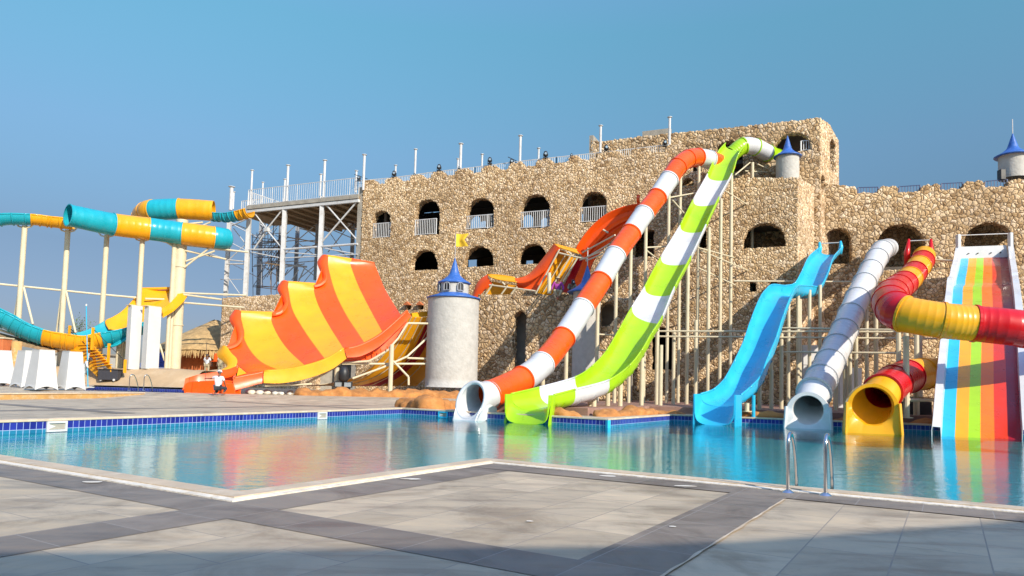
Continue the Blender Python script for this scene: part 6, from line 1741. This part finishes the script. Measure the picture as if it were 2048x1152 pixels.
def person(label, origin, J, face, shirt, pants, hat=None, hair=True, mask=False, shirt_r=1.18, sleeve='long', shoes=SHOE, scarf=None, scale=1.0):
    """J: joints in local metres (x right, y away from viewer, z up)"""
    o = Vector(origin); th = thing('person', label, 'person', o)
    W_ = {k: o + Vector(v) * scale for k, v in J.items()}
    order = ['pelvis', 'waist', 'chest', 'neck', 'headb', 'headm', 'headt', 'shL', 'elL', 'wrL', 'pmL', 'shR', 'elR', 'wrR', 'pmR', 'hipL', 'knL', 'anL', 'toL', 'hipR', 'knR', 'anR', 'toR']
    hd = W_['head']; W_['headb'] = hd + Vector((0, 0, -.07)); W_['headm'] = hd + Vector((0, 0, .02)); W_['headt'] = hd + Vector((0, 0, .09))
    for s_ in 'LR':
        d_ = (W_['wr' + s_] - W_['el' + s_]).normalized(); W_['pm' + s_] = W_['wr' + s_] + d_ * .07
    vs = [W_[k] for k in order]; ix = {k: i for i, k in enumerate(order)}
    E_ = [('pelvis', 'waist'), ('waist', 'chest'), ('chest', 'neck'), ('neck', 'headb'), ('headb', 'headm'), ('headm', 'headt'), ('chest', 'shL'), ('shL', 'elL'), ('elL', 'wrL'), ('wrL', 'pmL'), ('chest', 'shR'), ('shR', 'elR'), ('elR', 'wrR'), ('wrR', 'pmR'),
          ('pelvis', 'hipL'), ('hipL', 'knL'), ('knL', 'anL'), ('anL', 'toL'), ('pelvis', 'hipR'), ('hipR', 'knR'), ('knR', 'anR'), ('anR', 'toR')]
    rd = dict(pelvis=.13, waist=.115, chest=.14, neck=.055, headb=.075, headm=.098, headt=.075, shL=.06, elL=.042, wrL=.030, pmL=.036, hipL=.085, knL=.055, anL=.038, toL=.036)
    for k in list(rd):
        if k.endswith('L'): rd[k[:-1] + 'R'] = rd[k]
    mb = skin_mesh('body', vs, [(ix[a], ix[b]) for a, b in E_], [rd[k] * scale for k in order], SKIN, th)
    fc = Vector(face).normalized(); sd_ = Vector((-fc.y, fc.x, 0))
    # nose, ears, fingers grow out of the same mesh
    mb.tube([hd + fc * .085 + Vector((0, 0, .02)), hd + fc * .118 + Vector((0, 0, -.015))], [.010, .017], 6)
    for sg in (-1, 1): mb.tube([hd + sd_ * sg * .085 + Vector((0, 0, -.02)), hd + sd_ * sg * .10, hd + sd_ * sg * .09 + Vector((0, 0, .03))], [.012, .018, .010], 6)
    for s_ in 'LR':
        d_ = (W_['wr' + s_] - W_['el' + s_]).normalized(); w_ = d_.cross(Vector((0, 0, 1)));
        if w_.length < .1: w_ = d_.cross(Vector((0, 1, 0)))
        w_.normalize(); pm = W_['pm' + s_]; n_ = w_.cross(d_)
        for i, L_ in enumerate((.062, .072, .068, .052)):
            b0_ = pm + w_ * ((i - 1.5) * .019); mb.tube([b0_, b0_ + d_ * L_ * .55, b0_ + d_ * L_ * .85 - n_ * .018, b0_ + d_ * L_ - n_ * .038], [.010, .009, .008, .006], 6)
        b0_ = pm - d_ * .05 + w_ * .03; mb.tube([b0_, b0_ + w_ * .03 + d_ * .025, b0_ + w_ * .035 + d_ * .055], [.012, .010, .008], 6)
    mb.build('body', SKIN, th, smooth=True)
    for sg in (-1, 1):
        mb = MB(); mb.lathe(hd + fc * .088 + sd_ * sg * .032 + Vector((0, 0, .018)), [(0, -.008), (.009, -.004), (.011, 0), (.009, .004), (0, .008)], 8); mb.build('eye', WHITEP if not mask else BLACK, th, smooth=True)
    # shirt
    o2 = ['waist0', 'waist', 'chest', 'shL', 'elL', 'shR', 'elR', 'wrL2', 'wrR2']
    W_['waist0'] = W_['pelvis'].lerp(W_['waist'], .15)
    W_['wrL2'] = W_['elL'].lerp(W_['wrL'], .85); W_['wrR2'] = W_['elR'].lerp(W_['wrR'], .85)
    ee = [(0, 1), (1, 2), (2, 3), (2, 5)]
    vv = [W_[k] for k in o2]; rr_ = [.165, .16, .165, .085, .062, .085, .062, .05, .05]
    if sleeve == 'long': ee += [(3, 4), (5, 6), (4, 7), (6, 8)]
    else:
        vv[4] = W_['shL'].lerp(W_['elL'], .75); vv[6] = W_['shR'].lerp(W_['elR'], .75); ee += [(3, 4), (5, 6)]; vv = vv[:7]; rr_ = rr_[:7]; rr_[4] = rr_[6] = .072
    mb = skin_mesh('shirt', vv, ee, [r * scale for r in rr_], shirt, th, root=1); mb.build('shirt', shirt, th, smooth=True)
    # trousers
    vv = [W_['pelvis'], W_['hipL'], W_['knL'], W_['knL'].lerp(W_['anL'], .85), W_['hipR'], W_['knR'], W_['knR'].lerp(W_['anR'], .85)]
    mb = skin_mesh('trousers', vv, [(0, 1), (1, 2), (2, 3), (0, 4), (4, 5), (5, 6)], [.16, .115, .085, .068, .115, .085, .068], pants, th); mb.build('trousers', pants, th, smooth=True)
    for s_ in 'LR':
        a = W_['an' + s_]; b = W_['to' + s_]; mb = MB(); d_ = (b - a); mb.tube([a - d_ * .25 + Vector((0, 0, -.03)), a.lerp(b, .4) + Vector((0, 0, -.02)), b + d_ * .1 + Vector((0, 0, -.015)), b + d_ * .25 + Vector((0, 0, -.015))], [.035, .048, .046, .02], 8); mb.build('shoe', shoes, th, smooth=True)
    if hair:
        mb = MB(); mb.lathe(hd + Vector((0, 0, .0)) - fc * .015, [(.108, .0), (.112, .04), (.10, .09), (.06, .125), (0, .135)], 18); mb.build('hair', BLACK, th, smooth=True)
    if hat:
        mb = MB(); mb.lathe(hd + Vector((0, 0, .05)), [(.155, -.015), (.118, .0), (.115, .05), (.09, .09), (.04, .11), (0, .113)], 20); mb.build('cap', hat, th, smooth=True)
    if mask:
        mb = MB(); c_ = hd + fc * .075 + Vector((0, 0, -.035)); mb.lathe(c_, [(0, -.06), (.05, -.045), (.065, 0), (.05, .04), (0, .05)], 12); mb.build('face_mask', CLOTH_W, th, smooth=True)
    if scarf:
        mb = MB(); mb.lathe(hd + Vector((0, 0, -.02)), [(.14, -.13), (.12, -.06), (.122, .02), (.10, .09), (.05, .12), (0, .125)], 18); mb.build('head_scarf', scarf, th, smooth=True)
    return th
# kneeling worker seen from behind, left arm out
o = P(436, 788, 37.6)
person('man in white shirt kneeling beside the orange trough, left arm stretched out', o,
       dict(pelvis=(0, -.05, .36), waist=(0, 0, .52), chest=(-.02, .08, .78), neck=(-.02, .12, .98), head=(-.03, .16, 1.12), shL=(-.20, .08, .90), elL=(-.46, .14, .80), wrL=(-.72, .2, .80), shR=(.17, .08, .88), elR=(.27, .10, .62), wrR=(.28, .22, .42),
            hipL=(-.11, -.02, .34), knL=(-.20, .36, .12), anL=(-.16, -.05, .07), toL=(-.16, -.22, .04), hipR=(.11, -.02, .34), knR=(.30, .34, .30), anR=(.22, .10, .07), toR=(.24, .28, .04)),
       (-.2, 1, -.3), CLOTH_W, CLOTH_D, hat=CLOTH_W, sleeve='short', shirt_r=1.2)
mb = MB(); w0_ = o + Vector((-.78, .2, .78)); mb.tube([w0_ + Vector((0, 0, -.1)), w0_ + Vector((-.06, .1, .5)), w0_ + Vector((-.25, .5, 1.3)), w0_ + Vector((-.42, .9, 2.0))], .012, 5); tag(mb.build('thin_cable', BLACK), 'thin dark line held in the kneeling man\'s outstretched hand', 'cable')
# two people sitting on the lower stone wall
top_ = FW.at(1115, 597, .15); zW2 = tW(FW.sz(1115, 597)[0])
o = Vector((top_.x, top_.y, zW2 + .02)); r_ = 1.0
person('man in purple jacket and pale hat sitting on the stone wall edge, legs hanging', o,
       dict(pelvis=(0, .12, .12), waist=(0, .14, .30), chest=(0, .10, .54), neck=(0, .07, .72), head=(0, .03, .86), shL=(-.20, .10, .64), elL=(-.32, .04, .38), wrL=(-.36, -.10, .16), shR=(.20, .10, .64), elR=(.33, .02, .38), wrR=(.30, -.16, .14),
            hipL=(-.10, .08, .12), knL=(-.22, -.38, .14), anL=(-.06, -.44, -.28), toL=(-.02, -.58, -.34), hipR=(.10, .08, .12), knR=(.20, -.38, .12), anR=(.02, -.50, -.30), toR=(-.04, -.62, -.38)),
       (.0, -1, -.1), CLOTH_P, CLOTH_B, hat=CLOTH_B, hair=True, scale=1.12)
o = Vector(FW.at(1144, 592, -.15)); o.z = zW2 + .02
person('man with white face mask and dark scarf sitting behind, right of the purple jacket', o,
       dict(pelvis=(0, .12, .12), waist=(-.02, .14, .28), chest=(0, .08, .50), neck=(.04, .05, .66), head=(.06, .02, .80), shL=(-.19, .10, .60), elL=(-.28, -.02, .36), wrL=(-.14, -.22, .22), shR=(.20, .10, .60), elR=(.28, -.04, .36), wrR=(.12, -.24, .22),
            hipL=(-.10, .08, .12), knL=(-.16, -.34, .36), anL=(-.14, -.42, .0), toL=(-.14, -.56, -.02), hipR=(.10, .08, .12), knR=(.16, -.34, .34), anR=(.14, -.42, .0), toR=(.14, -.56, -.02)),
       (.3, -1, -.1), CLOTH_G, CLOTH_D, hair=True, mask=True, scarf=CLOTH_D)
# man in white bending behind the pedestals with a blue pole
o = G(172, 770, TZ); o = Vector((o.x, o.y, TZ)); o = P(172, 772, 43.0); o.z = TZ + .35
person('man in white leaning forward behind the right pedestal, gripping a long blue pole', o,
       dict(pelvis=(-.28, .1, .80), waist=(-.20, .08, .98), chest=(-.10, .04, 1.22), neck=(.10, .0, 1.36), head=(.22, -.04, 1.42), shL=(-.06, .18, 1.34), elL=(-.02, .05, 1.62), wrL=(.10, -.02, 1.86), shR=(.04, -.16, 1.26), elR=(.10, -.18, 1.02), wrR=(.12, -.06, .90),
            hipL=(-.30, .18, .78), knL=(-.32, .2, .42), anL=(-.34, .22, .06), toL=(-.20, .2, .03), hipR=(-.26, .0, .78), knR=(-.20, -.04, .42), anR=(-.24, 0, .06), toR=(-.10, -.02, .03)),
       (1, -.2, -.4), CLOTH_W, CLOTH_W, hair=True, sleeve='long')
pt = P(172.5, 612, 42.9); pb = P(176, 775, 42.9)
th = thing('cleaning_pole', 'long thin blue pool cleaning pole with white tip', 'pole', pb)
mb = MB(); mb.cyl(pb, pt, .028, 8); mb.build('shaft', CYAN, th)
mb = MB(); mb.cyl(pt, pt + Vector((0, 0, .12)), .05, 8); mb.build('tip', WHITEP, th)
mb = MB(); mb.beam(pb + Vector((-.35, 0, .02)), pb + Vector((.35, 0, .02)), .12, .06); mb.build('brush_head', WHITEP, th)
# two far figures by the hut
def stand(label, px, py, Y, shirt, pants, cap=None, z=None):
    o = P(px, py, Y)
    person(label, o, dict(pelvis=(0, 0, .92), waist=(0, 0, 1.08), chest=(0, 0, 1.32), neck=(0, 0, 1.50), head=(0, 0, 1.62), shL=(-.19, 0, 1.42), elL=(-.27, .02, 1.14), wrL=(-.26, -.05, .88), shR=(.19, 0, 1.42), elR=(.28, .02, 1.14), wrR=(.30, -.05, .90),
            hipL=(-.10, 0, .90), knL=(-.12, 0, .48), anL=(-.12, .02, .07), toL=(-.12, -.14, .03), hipR=(.10, 0, .90), knR=(.12, 0, .48), anR=(.12, .02, .07), toR=(.13, -.14, .03)), (0, -1, 0), shirt, pants, hat=cap, sleeve='short')
stand('distant person in a white shirt standing in front of the thatched hut', 413, 752, 57, CLOTH_W, CLOTH_B, None)
stand('distant person in pale clothes beside the yellow edge of the striped slide', 440, 752, 56, CLOTH_B, CLOTH_G, CLOTH_W)
